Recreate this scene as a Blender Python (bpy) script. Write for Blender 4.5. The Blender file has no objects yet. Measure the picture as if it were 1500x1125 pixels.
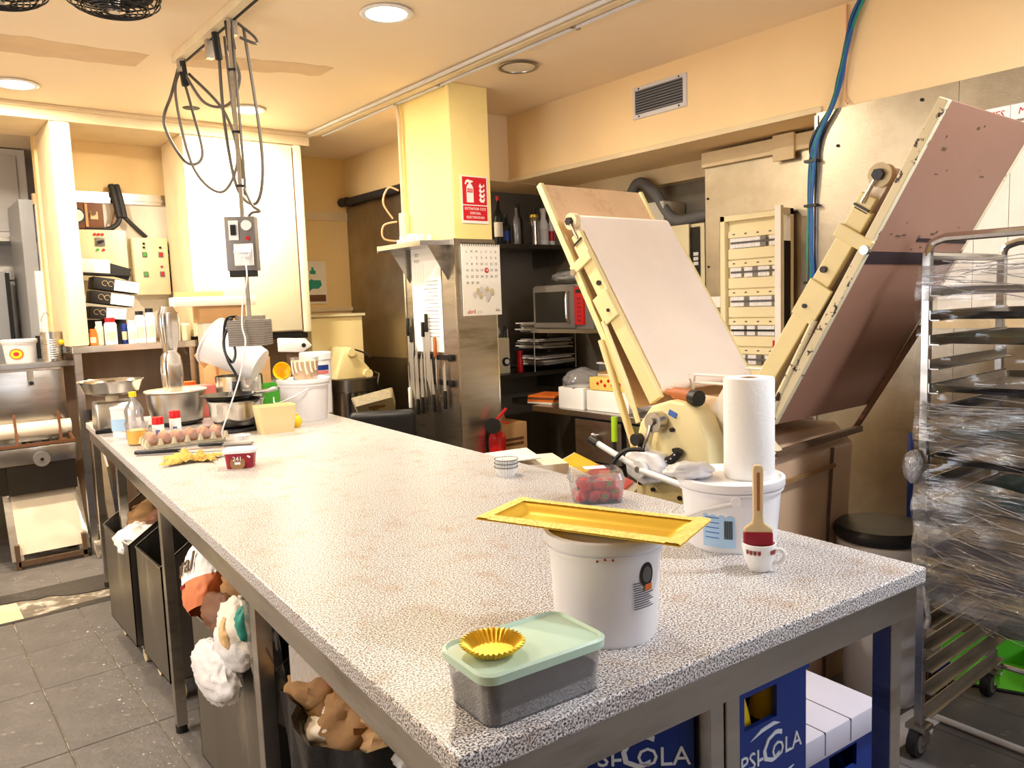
import bpy, bmesh, math, random
from mathutils import Vector, Matrix, Euler
random.seed(7)
SC = bpy.context.scene
COL = SC.collection
R = math.radians
# ---------------------------------------------------------------- camera
YAW, PITCH, ROLL, FPX = 38.614, 5.902, -2.060, 1148.4
CAMPOS = Vector((-0.504, -0.765, 1.456))
def cam_axes():
    y, p, r = R(YAW), R(PITCH), R(ROLL)
    f = Vector((math.sin(y)*math.cos(p), math.cos(y)*math.cos(p), -math.sin(p)))
    rt = Vector((math.cos(y), -math.sin(y), 0)); u = rt.cross(f)
    return f, rt*math.cos(r)+u*math.sin(r), -rt*math.sin(r)+u*math.cos(r)
_f, _r, _u = cam_axes()
cd = bpy.data.cameras.new('camera'); cam = bpy.data.objects.new('camera', cd); COL.objects.link(cam)
cd.sensor_width = 36; cd.sensor_fit = 'HORIZONTAL'; cd.lens = 36*FPX/1500; cd.clip_start = .02; cd.clip_end = 60
cam.matrix_world = Matrix(((_r.x, _u.x, -_f.x, CAMPOS.x), (_r.y, _u.y, -_f.y, CAMPOS.y), (_r.z, _u.z, -_f.z, CAMPOS.z), (0, 0, 0, 1)))
SC.camera = cam
# ---------------------------------------------------------------- world, window light, exposure
vs = SC.view_settings; vs.view_transform = 'Standard'; vs.look = 'None'; vs.gamma = 1; vs.use_curve_mapping = False
vs.exposure = 0.72
W = bpy.data.worlds.new('world'); SC.world = W; W.use_nodes = True
bg = W.node_tree.nodes['Background']; bg.inputs[0].default_value = (.62, .78, 1, 1); bg.inputs[1].default_value = 1.6
def area(name, loc, rot, size, power, color, shape='RECTANGLE', size_y=None, spread=180):
    l = bpy.data.lights.new(name, 'AREA'); l.energy = power; l.color = color; l.shape = shape; l.size = size; l.spread = R(spread)
    if size_y: l.size_y = size_y
    o = bpy.data.objects.new(name, l); o.location = loc; o.rotation_euler = rot; COL.objects.link(o); return o
# daylight entering by the two big windows of the front and left walls (both behind the camera)
area('window_daylight_front', (1.95, -2.36, 2.0), (R(78), 0, R(12)), 1.5, 24, (.78, .86, 1), size_y=.95)
area('window_daylight_side', (-2.14, 2.0, 1.55), (R(90), 0, R(-90)), 1.6, 22, (.86, .92, 1), size_y=.9)
LAMPW, LAMPC = 25, (1, .87, .68)
# ---------------------------------------------------------------- materials
def lin(c):
    c = [x/255 for x in c]; return tuple((x/12.92 if x <= .04045 else ((x+.055)/1.055)**2.4) for x in c)+(1,)
_M = {}
def mat(name, c=(200, 200, 200), rough=.5, metal=0, var=.08, scale=6, bump=0, bscale=60, c2=None, thr=.62, s2=3, soft=.06,
        trans=0, ior=1.45, emit=0, alpha=1, stretch=None, spec=.5, sheen=0):
    if name in _M: return _M[name]
    m = bpy.data.materials.new(name); m.use_nodes = True; _M[name] = m
    nt = m.node_tree; N, L = nt.nodes, nt.links; b = N['Principled BSDF']
    base = lin(c)
    tc = N.new('ShaderNodeTexCoord'); mp = N.new('ShaderNodeMapping'); L.new(tc.outputs['Object'], mp.inputs[0])
    if stretch: mp.inputs['Scale'].default_value = stretch
    n = N.new('ShaderNodeTexNoise'); n.inputs['Scale'].default_value = scale; n.inputs['Detail'].default_value = 5; L.new(mp.outputs[0], n.inputs['Vector'])
    r = N.new('ShaderNodeMapRange'); r.inputs[1].default_value = .25; r.inputs[2].default_value = .75; r.inputs[3].default_value = 1-var; r.inputs[4].default_value = 1+var
    L.new(n.outputs[0], r.inputs[0])
    mx = N.new('ShaderNodeVectorMath'); mx.operation = 'SCALE'; mx.inputs[0].default_value = base[:3]; L.new(r.outputs[0], mx.inputs['Scale'])
    out = mx.outputs[0]
    if c2:
        n2 = N.new('ShaderNodeTexNoise'); n2.inputs['Scale'].default_value = s2; n2.inputs['Detail'].default_value = 8; n2.inputs['Roughness'].default_value = .65; L.new(mp.outputs[0], n2.inputs['Vector'])
        r2 = N.new('ShaderNodeMapRange'); r2.inputs[1].default_value = thr-soft; r2.inputs[2].default_value = thr+soft; L.new(n2.outputs[0], r2.inputs[0])
        m2 = N.new('ShaderNodeMix'); m2.data_type = 'RGBA'; L.new(r2.outputs[0], m2.inputs[0]); L.new(out, m2.inputs[6]); m2.inputs[7].default_value = lin(c2); out = m2.outputs[2]
    L.new(out, b.inputs['Base Color'])
    b.inputs['Roughness'].default_value = rough; b.inputs['Metallic'].default_value = metal; b.inputs['IOR'].default_value = ior
    b.inputs['Specular IOR Level'].default_value = spec
    if trans: b.inputs['Transmission Weight'].default_value = trans
    if alpha < 1: b.inputs['Alpha'].default_value = alpha
    if emit: L.new(out, b.inputs['Emission Color']); b.inputs['Emission Strength'].default_value = emit
    if bump:
        nb = N.new('ShaderNodeTexNoise'); nb.inputs['Scale'].default_value = bscale; nb.inputs['Detail'].default_value = 6; L.new(mp.outputs[0], nb.inputs['Vector'])
        bp = N.new('ShaderNodeBump'); bp.inputs['Strength'].default_value = bump; bp.inputs['Distance'].default_value = .01; L.new(nb.outputs[0], bp.inputs['Height']); L.new(bp.outputs[0], b.inputs['Normal'])
    return m
def granite():
    m = bpy.data.materials.new('granite'); m.use_nodes = True; nt = m.node_tree; N, L = nt.nodes, nt.links; b = N['Principled BSDF']
    tc = N.new('ShaderNodeTexCoord')
    def noise(s, d=3, r=.6):
        n = N.new('ShaderNodeTexNoise'); n.inputs['Scale'].default_value = s; n.inputs['Detail'].default_value = d; n.inputs['Roughness'].default_value = r; L.new(tc.outputs['Object'], n.inputs['Vector']); return n
    n1 = noise(290, 3, .7); cr = N.new('ShaderNodeValToRGB'); L.new(n1.outputs[0], cr.inputs[0]); e = cr.color_ramp.elements
    e[0].position = .405; e[0].color = lin((40, 38, 44)); e[1].position = .45; e[1].color = lin((104, 100, 106))
    for p, c in ((.485, (170, 165, 166)), (.53, (224, 219, 217)), (.60, (246, 243, 241))):
        x = e.new(p); x.color = lin(c)
    n2 = noise(16, 4); r = N.new('ShaderNodeMapRange'); r.inputs[1].default_value = .54; r.inputs[2].default_value = .80; L.new(n2.outputs[0], r.inputs[0])
    mx = N.new('ShaderNodeMix'); mx.data_type = 'RGBA'; mx.blend_type = 'MULTIPLY'; L.new(r.outputs[0], mx.inputs[0]); L.new(cr.outputs[0], mx.inputs[6]); mx.inputs[7].default_value = lin((226, 204, 182))
    L.new(mx.outputs[2], b.inputs['Base Color']); b.inputs['Roughness'].default_value = .34
    return m
def glassy(name, haze, milk, rough, bump=0, bscale=20, stretch=None, gl=.10):
    # thin clear plastic: mostly see-through, with a gloss that grows toward grazing angles and a little milky haze
    m = bpy.data.materials.new(name); m.use_nodes = True; nt = m.node_tree; N, L = nt.nodes, nt.links; N.remove(N['Principled BSDF']); out = N['Material Output']
    tr = N.new('ShaderNodeBsdfTransparent'); tr.inputs[0].default_value = (.97, .97, .98, 1)
    df = N.new('ShaderNodeBsdfDiffuse'); df.inputs[0].default_value = (.85, .86, .9, 1); gs = N.new('ShaderNodeBsdfGlossy'); gs.inputs['Roughness'].default_value = rough
    m1 = N.new('ShaderNodeMixShader'); m1.inputs[0].default_value = haze; L.new(tr.outputs[0], m1.inputs[1]); L.new(df.outputs[0], m1.inputs[2])
    fr = N.new('ShaderNodeFresnel'); fr.inputs[0].default_value = 1.5; ad = N.new('ShaderNodeMath'); ad.operation = 'MULTIPLY_ADD'; ad.use_clamp = True; L.new(fr.outputs[0], ad.inputs[0]); ad.inputs[1].default_value = .45 if gl < .1 else 1; ad.inputs[2].default_value = gl-.03
    m2 = N.new('ShaderNodeMixShader'); L.new(ad.outputs[0], m2.inputs[0]); L.new(m1.outputs[0], m2.inputs[1]); L.new(gs.outputs[0], m2.inputs[2]); L.new(m2.outputs[0], out.inputs[0])
    if bump:
        tc = N.new('ShaderNodeTexCoord'); mp = N.new('ShaderNodeMapping'); L.new(tc.outputs['Object'], mp.inputs[0])
        if stretch: mp.inputs['Scale'].default_value = stretch
        nb = N.new('ShaderNodeTexNoise'); nb.inputs['Scale'].default_value = bscale; nb.inputs['Detail'].default_value = 6; L.new(mp.outputs[0], nb.inputs['Vector'])
        bp = N.new('ShaderNodeBump'); bp.inputs['Strength'].default_value = bump; bp.inputs['Distance'].default_value = .02; L.new(nb.outputs[0], bp.inputs['Height']); L.new(bp.outputs[0], gs.inputs['Normal']); L.new(bp.outputs[0], fr.inputs['Normal'])
    return m
MT = {}
def defmats():
    A = MT
    A['granite'] = granite()
    A['steel'] = mat('steel', (188, 184, 178), .30, 1, .10, 5, .04, 180, c2=(128, 116, 98), thr=.66, s2=2.2, soft=.14, stretch=(1, 1, 5))
    A['steelwall'] = mat('steelwall', (176, 166, 148), .36, 1, .12, 2.5, .05, 120, c2=(120, 106, 84), thr=.6, s2=1.4, soft=.2)
    A['steeldark'] = mat('steeldark', (104, 98, 90), .34, 1, .12, 3, .04, 120)
    A['steelclean'] = mat('steelclean', (214, 210, 204), .18, 1, .05, 6)
    A['binsteel'] = mat('binsteel', (140, 135, 128), .38, 1, .14, 5, .06, 160, c2=(184, 180, 172), thr=.64, s2=4, stretch=(1, 1, .25))
    A['iron'] = mat('iron', (58, 56, 58), .45, .8)
    A['tile'] = mat('tile', (112, 107, 104), .5, 0, .18, 7, .5, 30, c2=(170, 164, 158), thr=.66, s2=11, soft=.06)
    A['tiledark'] = mat('tiledark', (66, 61, 56), .5, 0, .18, 5, .3, 30, c2=(150, 142, 132), thr=.74, s2=14)
    A['grout'] = mat('grout', (128, 118, 104), .9, 0, .1, 20, c2=(206, 196, 180), thr=.55, s2=12)
    A['ceiling'] = mat('ceiling', (246, 224, 190), .75, 0, .04, 1.2, .08, 30)
    A['ceilingshade'] = mat('ceilingshade', (222, 192, 152), .8, 0, .06, 9)  # darker ceiling tone for the painted shadow band
    A['paint'] = mat('paint', (246, 216, 166), .7, 0, .05, 2, .12, 18)
    A['paintcol'] = mat('paintcol', (250, 226, 150), .7, 0, .05, 3, .3, 14)
    A['paintwall'] = mat('paintwall', (238, 208, 150), .7, 0, .06, 2, .1, 20)
    A['trimcream'] = mat('trimcream', (226, 206, 168), .6, 0, .08, 6)
    A['creamdoor'] = mat('creamdoor', (248, 240, 208), .38, 0, .03, 2)
    A['white'] = mat('white', (240, 238, 234), .4, 0, .03)
    A['plasticwhite'] = mat('plasticwhite', (236, 234, 236), .32, 0, .03, 5)
    A['paper'] = mat('paper', (244, 242, 238), .8, 0, .02, 9, .15, 120)
    A['cardboard'] = mat('cardboard', (198, 156, 108), .8, 0, .08, 10)
    A['cardwhite'] = mat('cardwhite', (236, 226, 210), .7, 0, .05, 10)
    A['machine'] = mat('machine', (240, 222, 166), .42, 0, .05, 4, c2=(160, 106, 54), thr=.735, s2=16, soft=.02)
    A['machinechip'] = mat('machinechip', (236, 222, 184), .45, 0, .06, 5, c2=(64, 42, 30), thr=.60, s2=22, soft=.015)
    A['boardbrown'] = mat('boardbrown', (164, 120, 98), .42, 0, .08, 3, .05, 40, c2=(128, 84, 62), thr=.72, s2=5, soft=.04)
    A['belt'] = mat('belt', (248, 236, 226), .85, 0, .04, 5, .2, 300, c2=(214, 176, 140), thr=.74, s2=9)
    A['pan'] = mat('pan', (232, 198, 158), .6, 0, .10, 5, c2=(200, 150, 100), thr=.62, s2=6, soft=.1)
    A['black'] = mat('black', (22, 22, 24), .35, 0, .1)
    A['rubber'] = mat('rubber', (36, 35, 36), .6, 0, .1)
    A['blackmatte'] = mat('blackmatte', (30, 28, 27), .7, 0, .1)
    A['red'] = mat('red', (200, 24, 30), .35, 0, .06)
    A['signred'] = mat('signred', (204, 28, 42), .45, 0, .04)
    A['gold'] = mat('gold', (248, 208, 74), .36, .7, .05, 6)
    A['goldpaper'] = mat('goldpaper', (252, 228, 128), .45, .45, .16, 90, .8, 130)
    A['blade'] = mat('blade', (216, 214, 210), .42, .85, .06, 8)
    A['hazyclear'] = glassy('hazyclear', .22, .1, .10, gl=.05)
    A['alcovesteel'] = mat('alcovesteel', (132, 126, 116), .5, .5, .10, 3)
    A['glass'] = mat('glass', (255, 255, 255), .05, 0, 0, trans=1, ior=1.45)
    A['clear'] = glassy('clear', .07, .05, .08, gl=.045)
    A['film'] = glassy('film', .04, .02, .06, bump=1.0, bscale=10, stretch=(1, .4, 5), gl=.20)
    A['filmthin'] = glassy('filmthin', .01, .01, .04, bump=.35, bscale=6, stretch=(1, .5, 3), gl=.06)
    A['panelbrown'] = mat('panelbrown', (158, 132, 108), .6, 0, .10, 5, stretch=(8, 1, .4))
    A['filmrope'] = glassy('filmrope', .34, .15, .10, bump=.6, bscale=60, gl=.35)
    A['bluecrate'] = mat('bluecrate', (16, 48, 128), .42, 0, .06)
    A['cratewhite'] = mat('cratewhite', (220, 226, 236), .5, 0, .03)
    A['green'] = mat('green', (70, 170, 50), .4, 0, .06)
    A['lime'] = mat('lime', (170, 214, 40), .4)
    A['mint'] = mat('mint', (196, 224, 204), .35, 0, .02)
    A['egg'] = mat('egg', (214, 150, 112), .55, 0, .06, 12)
    A['orange'] = mat('orange', (232, 116, 40), .5)
    A['yellow'] = mat('yellow', (246, 206, 26), .4)
    A['wood'] = mat('wood', (170, 96, 52), .5, 0, .15, 8, stretch=(6, 1, 1))
    A['woodlight'] = mat('woodlight', (214, 186, 140), .5, 0, .1, 8)
    A['cablegrey'] = mat('cablegrey', (92, 84, 76), .5)
    A['greypaint'] = mat('greypaint', (124, 118, 114), .45, .2, .06)
    A['boxbeige'] = mat('boxbeige', (226, 214, 176), .45, 0, .04)
    A['boxgrey'] = mat('boxgrey', (206, 200, 186), .45, 0, .04)
    A['bagblack'] = mat('bagblack', (26, 26, 30), .28, 0, .1, 5, .6, 22)
    A['bagwhite'] = mat('bagwhite', (236, 234, 236), .4, 0, .03, 5, .5, 26, alpha=.92)
    A['straw'] = mat('straw', (196, 30, 34), .3, 0, .15, 14, c2=(232, 170, 110), thr=.66, s2=70, soft=.03)
    A['leaf'] = mat('leaf', (96, 140, 60), .5)
    A['seeds'] = mat('seeds', (40, 37, 42), .7, 0, .3, 220, .6, 220)
    A['oil'] = mat('oil', (255, 196, 60), .15, 0, .05)
    A['cloth'] = mat('cloth', (214, 178, 92), .9, 0, .12, 30, .4, 150, c2=(150, 104, 44), thr=.62, s2=14)
    A['lamp'] = mat('lamp', (255, 236, 196), .5, emit=9)
    A['lampoff'] = mat('lampoff', (226, 214, 190), .4)
    A['brick'] = mat('screed', (216, 184, 128), .9, 0, .15, 14, .5, 30, c2=(132, 96, 62), thr=.56, s2=12)
    A['blueplastic'] = mat('blueplastic', (40, 84, 190), .4)
    A['printgrey'] = mat('printgrey', (96, 92, 94), .7)
    A['printred'] = mat('printred', (196, 40, 48), .6)
    A['printblue'] = mat('printblue', (70, 110, 190), .6)
    A['labelblue'] = mat('labelblue', (170, 204, 236), .6)
    A['brown'] = mat('brown', (112, 70, 44), .6, 0, .1)
    A['brownpaper'] = mat('brownpaper', (150, 112, 70), .8, 0, .14, 8, .4, 20)
    A['darkwood'] = mat('darkwood', (104, 80, 60), .6, 0, .14, 5, stretch=(5, 1, .5))
    A['leather'] = mat('leather', (28, 28, 32), .45, 0, .08, 9, .1, 60)
    A['bristle'] = mat('bristle', (96, 70, 42), .9, 0, .2, 40)
    A['bottledark'] = mat('bottledark', (28, 34, 32), .12, 0, .05)
    A['bottleclear'] = glassy('bottleclear', .22, .10, .08)
    A['beigepanel'] = mat('beigepanel', (240, 226, 184), .5, 0, .03)
    A['teal'] = mat('teal', (40, 146, 130), .5)
    A['greytube'] = mat('greytube', (104, 104, 108), .45, 0, .05)
    A['orangecable'] = mat('orangecable', (222, 170, 128), .5)
    A['pink'] = mat('pink', (222, 120, 116), .5)
    A['tub'] = mat('tub', (236, 214, 162), .35, 0, .05, 6, alpha=.86)
    A['batter'] = mat('batter', (238, 196, 140), .5, 0, .08, 6)
    A['carton'] = mat('carton', (206, 194, 164), .9, 0, .08, 20, .4, 60)
    A['maroon'] = mat('maroon', (150, 28, 44), .4, 0, .05)
    A['dough'] = mat('dough', (240, 226, 204), .7, 0, .05, 10)
    A['bluecable'] = mat('bluecable', (30, 84, 150), .4)
    A['greencable'] = mat('greencable', (34, 140, 110), .4)
    A['greywhite'] = mat('greywhite', (214, 212, 214), .5, 0, .04)
    A['fridge'] = mat('fridge', (150, 152, 158), .4, .3, .05)
defmats()
# ---------------------------------------------------------------- mesh helpers
class MB:
    def __init__(s): s.v = []; s.f = []
    def add(s, v, f):
        o = len(s.v); s.v += [tuple(x) for x in v]; s.f += [tuple(i+o for i in q) for q in f]; return s
    def bx(s, x0, x1, y0, y1, z0, z1):
        return s.add([(x0, y0, z0), (x1, y0, z0), (x1, y1, z0), (x0, y1, z0), (x0, y0, z1), (x1, y0, z1), (x1, y1, z1), (x0, y1, z1)],
                     [(0, 3, 2, 1), (4, 5, 6, 7), (0, 1, 5, 4), (1, 2, 6, 5), (2, 3, 7, 6), (3, 0, 4, 7)])
    def box(s, c, d, rot=(0, 0, 0)):
        e = Euler(rot).to_matrix(); c = Vector(c); h = [x/2 for x in d]
        m = MB().bx(-h[0], h[0], -h[1], h[1], -h[2], h[2])
        return s.add([c+e @ Vector(p) for p in m.v], m.f)
    def beam(s, p0, p1, w, h, up=(0, 0, 1)):
        p0, p1 = Vector(p0), Vector(p1); d = (p1-p0).normalized(); a = d.cross(Vector(up))
        if a.length < 1e-4: a = d.cross(Vector((1, 0, 0)))
        a.normalize(); b = a.cross(d)
        v = [p+a*(w/2*i)+b*(h/2*j) for p in (p0, p1) for i, j in ((-1, -1), (1, -1), (1, 1), (-1, 1))]
        return s.add(v, [(0, 1, 2, 3), (7, 6, 5, 4), (0, 4, 5, 1), (1, 5, 6, 2), (2, 6, 7, 3), (3, 7, 4, 0)])
    def cyl(s, p0, p1, r0, r1=None, n=16, cap=True):
        r1 = r0 if r1 is None else r1; p0, p1 = Vector(p0), Vector(p1); d = (p1-p0).normalized()
        a = d.cross(Vector((0, 0, 1)))
        if a.length < 1e-3: a = Vector((1, 0, 0))
        a.normalize(); b = d.cross(a)
        v = []
        for p, r in ((p0, r0), (p1, r1)):
            v += [p+(a*math.cos(t)+b*math.sin(t))*r for t in [2*math.pi*i/n for i in range(n)]]
        f = [(i, (i+1) % n, n+(i+1) % n, n+i) for i in range(n)]
        if cap: f += [tuple(range(n-1, -1, -1)), tuple(range(n, 2*n))]
        return s.add(v, f)
    def lathe(s, prof, n=24, c=(0, 0, 0), sx=1, sy=1):
        v = []; f = []; m = len(prof)
        for r, z in prof:
            v += [(c[0]+r*sx*math.cos(2*math.pi*i/n), c[1]+r*sy*math.sin(2*math.pi*i/n), c[2]+z) for i in range(n)]
        for j in range(m-1):
            f += [(j*n+i, j*n+(i+1) % n, (j+1)*n+(i+1) % n, (j+1)*n+i) for i in range(n)]
        if prof[0][0] > 1e-5: f.append(tuple(range(n-1, -1, -1)))
        if prof[-1][0] > 1e-5: f.append(tuple((m-1)*n+i for i in range(n)))
        return s.add(v, f)
    def shell(s, prof, t, n=24, c=(0, 0, 0), sx=1, sy=1):
        # open vessel: outer profile bottom->top, wall thickness t
        inner = [(max(r-t, 0), z+(t if i == 0 else 0)) for i, (r, z) in enumerate(prof)]
        return s.lathe([(0, prof[0][1])]+prof+inner[::-1]+[(0, prof[0][1]+t)], n, c, sx, sy)
    def tube(s, pts, r, n=6, closed=False):
        pts = [Vector(p) for p in pts]; m = len(pts); v = []; f = []; a = None
        for i, p in enumerate(pts):
            if closed: d = pts[(i+1) % m]-pts[i-1]
            else: d = pts[min(i+1, m-1)]-pts[max(i-1, 0)]
            d.normalize()
            if a is None:
                a = d.cross(Vector((0, 0, 1)))
                if a.length < 1e-3: a = d.cross(Vector((1, 0, 0)))
            else:
                a = a-d*a.dot(d)
            a.normalize(); b = d.cross(a)
            v += [p+(a*math.cos(2*math.pi*k/n)+b*math.sin(2*math.pi*k/n))*r for k in range(n)]
        for i in range(m if closed else m-1):
            j = (i+1) % m
            f += [(i*n+k, i*n+(k+1) % n, j*n+(k+1) % n, j*n+k) for k in range(n)]
        if not closed: f += [tuple(range(n-1, -1, -1)), tuple((m-1)*n+k for k in range(n))]
        return s.add(v, f)
    def prism(s, poly, ax, a, b):
        def P(p, t): return {'x': (t, p[0], p[1]), 'y': (p[0], t, p[1]), 'z': (p[0], p[1], t)}[ax]
        n = len(poly)
        return s.add([P(p, a) for p in poly]+[P(p, b) for p in poly], [tuple(range(n-1, -1, -1)), tuple(range(n, 2*n))]+[(i, (i+1) % n, n+(i+1) % n, n+i) for i in range(n)])
    def sph(s, c, r, sc=(1, 1, 1), n=14, m=9, jit=0, rnd=None):
        v = []; f = []
        for j in range(m+1):
            t = math.pi*j/m
            for i in range(n):
                k = 1+(rnd.uniform(-jit, jit) if rnd else 0)
                v.append((c[0]+r*sc[0]*k*math.sin(t)*math.cos(2*math.pi*i/n), c[1]+r*sc[1]*k*math.sin(t)*math.sin(2*math.pi*i/n), c[2]-r*sc[2]*k*math.cos(t)))
        for j in range(m): f += [(j*n+i, j*n+(i+1) % n, (j+1)*n+(i+1) % n, (j+1)*n+i) for i in range(n)]
        return s.add(v, f)
    def sheet(s, fn, nu, nv):
        v = [fn(i/nu, j/nv) for j in range(nv+1) for i in range(nu+1)]
        return s.add(v, [(j*(nu+1)+i, j*(nu+1)+i+1, (j+1)*(nu+1)+i+1, (j+1)*(nu+1)+i) for j in range(nv) for i in range(nu)])
    def xf(s, M): s.v = [tuple(M @ Vector(p)) for p in s.v]; return s
    def build(s, name, m, parent=None, bevel=0, smooth=True, thick=0, seg=2, angle=40):
        me = bpy.data.meshes.new(name); me.from_pydata(s.v, [], s.f)
        bm = bmesh.new(); bm.from_mesh(me)
        bmesh.ops.remove_doubles(bm, verts=bm.verts, dist=1e-6)
        bmesh.ops.recalc_face_normals(bm, faces=bm.faces)
        if bevel:
            es = [e for e in bm.edges if len(e.link_faces) == 2 and e.calc_face_angle(0) > R(30)]
            bmesh.ops.bevel(bm, geom=es, offset=bevel, segments=seg, profile=.5, affect='EDGES', clamp_overlap=True)
        if thick:
            bmesh.ops.solidify(bm, geom=bm.faces[:], thickness=thick)
        bm.to_mesh(me); bm.free()
        if smooth:
            me.polygons.foreach_set('use_smooth', [True]*len(me.polygons)); me.set_sharp_from_angle(angle=R(angle))
        me.materials.append(MT[m] if isinstance(m, str) else m)
        o = bpy.data.objects.new(name, me); COL.objects.link(o)
        if parent: o.parent = parent
        return o
def tag(o, label, cat, group=None):
    o['label'] = label; o['category'] = cat
    if group: o['group'] = group
    return o
def thing(name, label, cat, loc=(0, 0, 0), rz=0, group=None, rot=None):
    o = bpy.data.objects.new(name, None); o.empty_display_size = .05; COL.objects.link(o)
    o.location = loc; o.rotation_euler = rot if rot else (0, 0, rz); return tag(o, label, cat, group)
def struct(o): o['kind'] = 'structure'; return o
def place(o, loc, rz=0, rot=None): o.location = loc; o.rotation_euler = rot if rot else (0, 0, rz); return o
def txt(s, size, m, parent, loc, rot, name='lettering', ext=.0004, align='CENTER', sx=1, shear=0):
    c = bpy.data.curves.new('t', 'FONT'); c.body = s; c.size = size; c.extrude = ext; c.align_x = align; c.align_y = 'CENTER'; c.shear = shear; c.resolution_u = 2
    t = bpy.data.objects.new('t', c); COL.objects.link(t); bpy.context.view_layer.update()
    me = bpy.data.meshes.new_from_object(t.evaluated_get(bpy.context.evaluated_depsgraph_get()))
    bpy.data.objects.remove(t); me.name = name; me.materials.clear(); me.materials.append(MT[m])
    o = bpy.data.objects.new(name, me); COL.objects.link(o); o.parent = parent; o.location = loc; o.rotation_euler = rot; o.scale = (sx, 1, 1); return o
FY = (R(90), 0, 0)           # upright lettering that faces -Y
FX = (R(90), 0, R(-90))      # upright lettering that faces -X
PHI = R(-4.4722)
def T(x, y, z=0): return (math.cos(PHI)*x-math.sin(PHI)*y, math.sin(PHI)*x+math.cos(PHI)*y, z)
def copy_tree(o, parent=None):
    c = o.copy(); COL.objects.link(c)
    if parent: c.parent = parent
    for ch in list(o.children): copy_tree(ch, c)
    return c
def arc(c, r, a0, a1, n, ax='z'):
    o = []
    for i in range(n+1):
        t = R(a0+(a1-a0)*i/n); p, q = r*math.cos(t), r*math.sin(t)
        o.append({'z': (c[0]+p, c[1]+q, c[2]), 'x': (c[0], c[1]+p, c[2]+q), 'y': (c[0]+p, c[1], c[2]+q)}[ax])
    return o
def spline(pts, n=8):
    pts = [Vector(p) for p in pts]; P = [pts[0]]+pts+[pts[-1]]; o = []
    for i in range(1, len(P)-2):
        for k in range(n):
            t = k/n; a, b, c, d = P[i-1], P[i], P[i+1], P[i+2]
            o.append(.5*((2*b)+(c-a)*t+(2*a-5*b+4*c-d)*t*t+(3*b-3*c+d-a)*t**3))
    o.append(pts[-1]); return o
# ================================================================ ROOM
fl = struct(MB().bx(-2.3, 3.7, -2.5, 6.7, -.10, -.005).build('floor', 'grout', smooth=False))
ye = [-2.4, -1.86, -1.285, -.71, -.135, .44, 1.015, 1.59, 2.165, 2.74, 3.185, 3.63, 4.12, 4.70, 5.275, 5.85, 6.42]
tm = {}
for j in range(len(ye)-1):
    for i in range(15):
        x0 = -1.254+.28*i; h = round(ye[j+1]-ye[j], 3); dark = j == 11
        if dark and x0 < .2 and x0 > -.95: 
            if i not in (3, 4, 5): pass
            else: continue
        k = (h, dark)
        if k not in tm:
            o = MB().bx(.0022, .2778, .0022, h-.0022, -.03, 0).build('floor_tile', 'tiledark' if dark else 'tile', fl, bevel=.0025, seg=1, smooth=False); tm[k] = o.data
        else:
            o = bpy.data.objects.new('floor_tile', tm[k]); COL.objects.link(o); o.parent = fl
        o.location = (x0, ye[j], 0)
# the broken strip in the dark row: left cream repair, crumbled screed, remaining dark slabs
MB().prism([(-.414, 3.63), (.426, 3.63), (.426, 3.72), (.16, 3.70), (-.02, 3.665), (-.414, 3.665)], 'z', -.03, 0).build('floor_tile', 'tiledark', fl, smooth=False)
MB().prism([(-.0, 3.93), (.06, 3.945), (.14, 3.88), (.23, 3.85), (.426, 3.83), (.426, 4.12), (-.414, 4.12), (-.414, 4.0), (-.06, 3.97)], 'z', -.03, 0).build('floor_tile', 'tiledark', fl, smooth=False)
MB().bx(-.414, -.085, 3.67, 3.955, -.03, -.003).build('repair_tile', 'boxbeige', fl, smooth=False)
MB().prism([(-.082, 3.668), (.0, 3.68), (.16, 3.705), (.42, 3.72), (.42, 3.828), (.23, 3.848), (.14, 3.878), (.06, 3.94), (-.0, 3.928), (-.06, 3.968), (-.082, 3.96)], 'z', -.03, -.008).build('crumbled_screed', 'brick', fl, smooth=False)
ce = struct(MB().bx(-2.3, 3.7, -2.5, 6.7, 2.70, 2.78).build('ceiling', 'ceiling', smooth=False))
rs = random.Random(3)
def shade_patch(pts, name='shade_band'):  # shadow band painted on the ceiling as flat darker patches
    MB().prism(pts, 'z', 2.6985, 2.7005).build(name, 'ceilingshade', ce, smooth=False)
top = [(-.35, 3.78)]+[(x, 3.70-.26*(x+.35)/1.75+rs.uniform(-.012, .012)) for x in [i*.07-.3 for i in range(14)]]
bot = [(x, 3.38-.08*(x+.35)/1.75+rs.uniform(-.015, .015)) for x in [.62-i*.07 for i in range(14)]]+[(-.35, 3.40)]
shade_patch(top+bot)
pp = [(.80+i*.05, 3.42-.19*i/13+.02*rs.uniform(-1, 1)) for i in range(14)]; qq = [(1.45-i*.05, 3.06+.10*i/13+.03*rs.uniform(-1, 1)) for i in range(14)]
shade_patch(pp+qq)
def wall(name, x0, x1, y0, y1, z0, z1, m, bevel=0): return struct(MB().bx(x0, x1, y0, y1, z0, z1).build(name, m, smooth=False, bevel=bevel))
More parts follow.
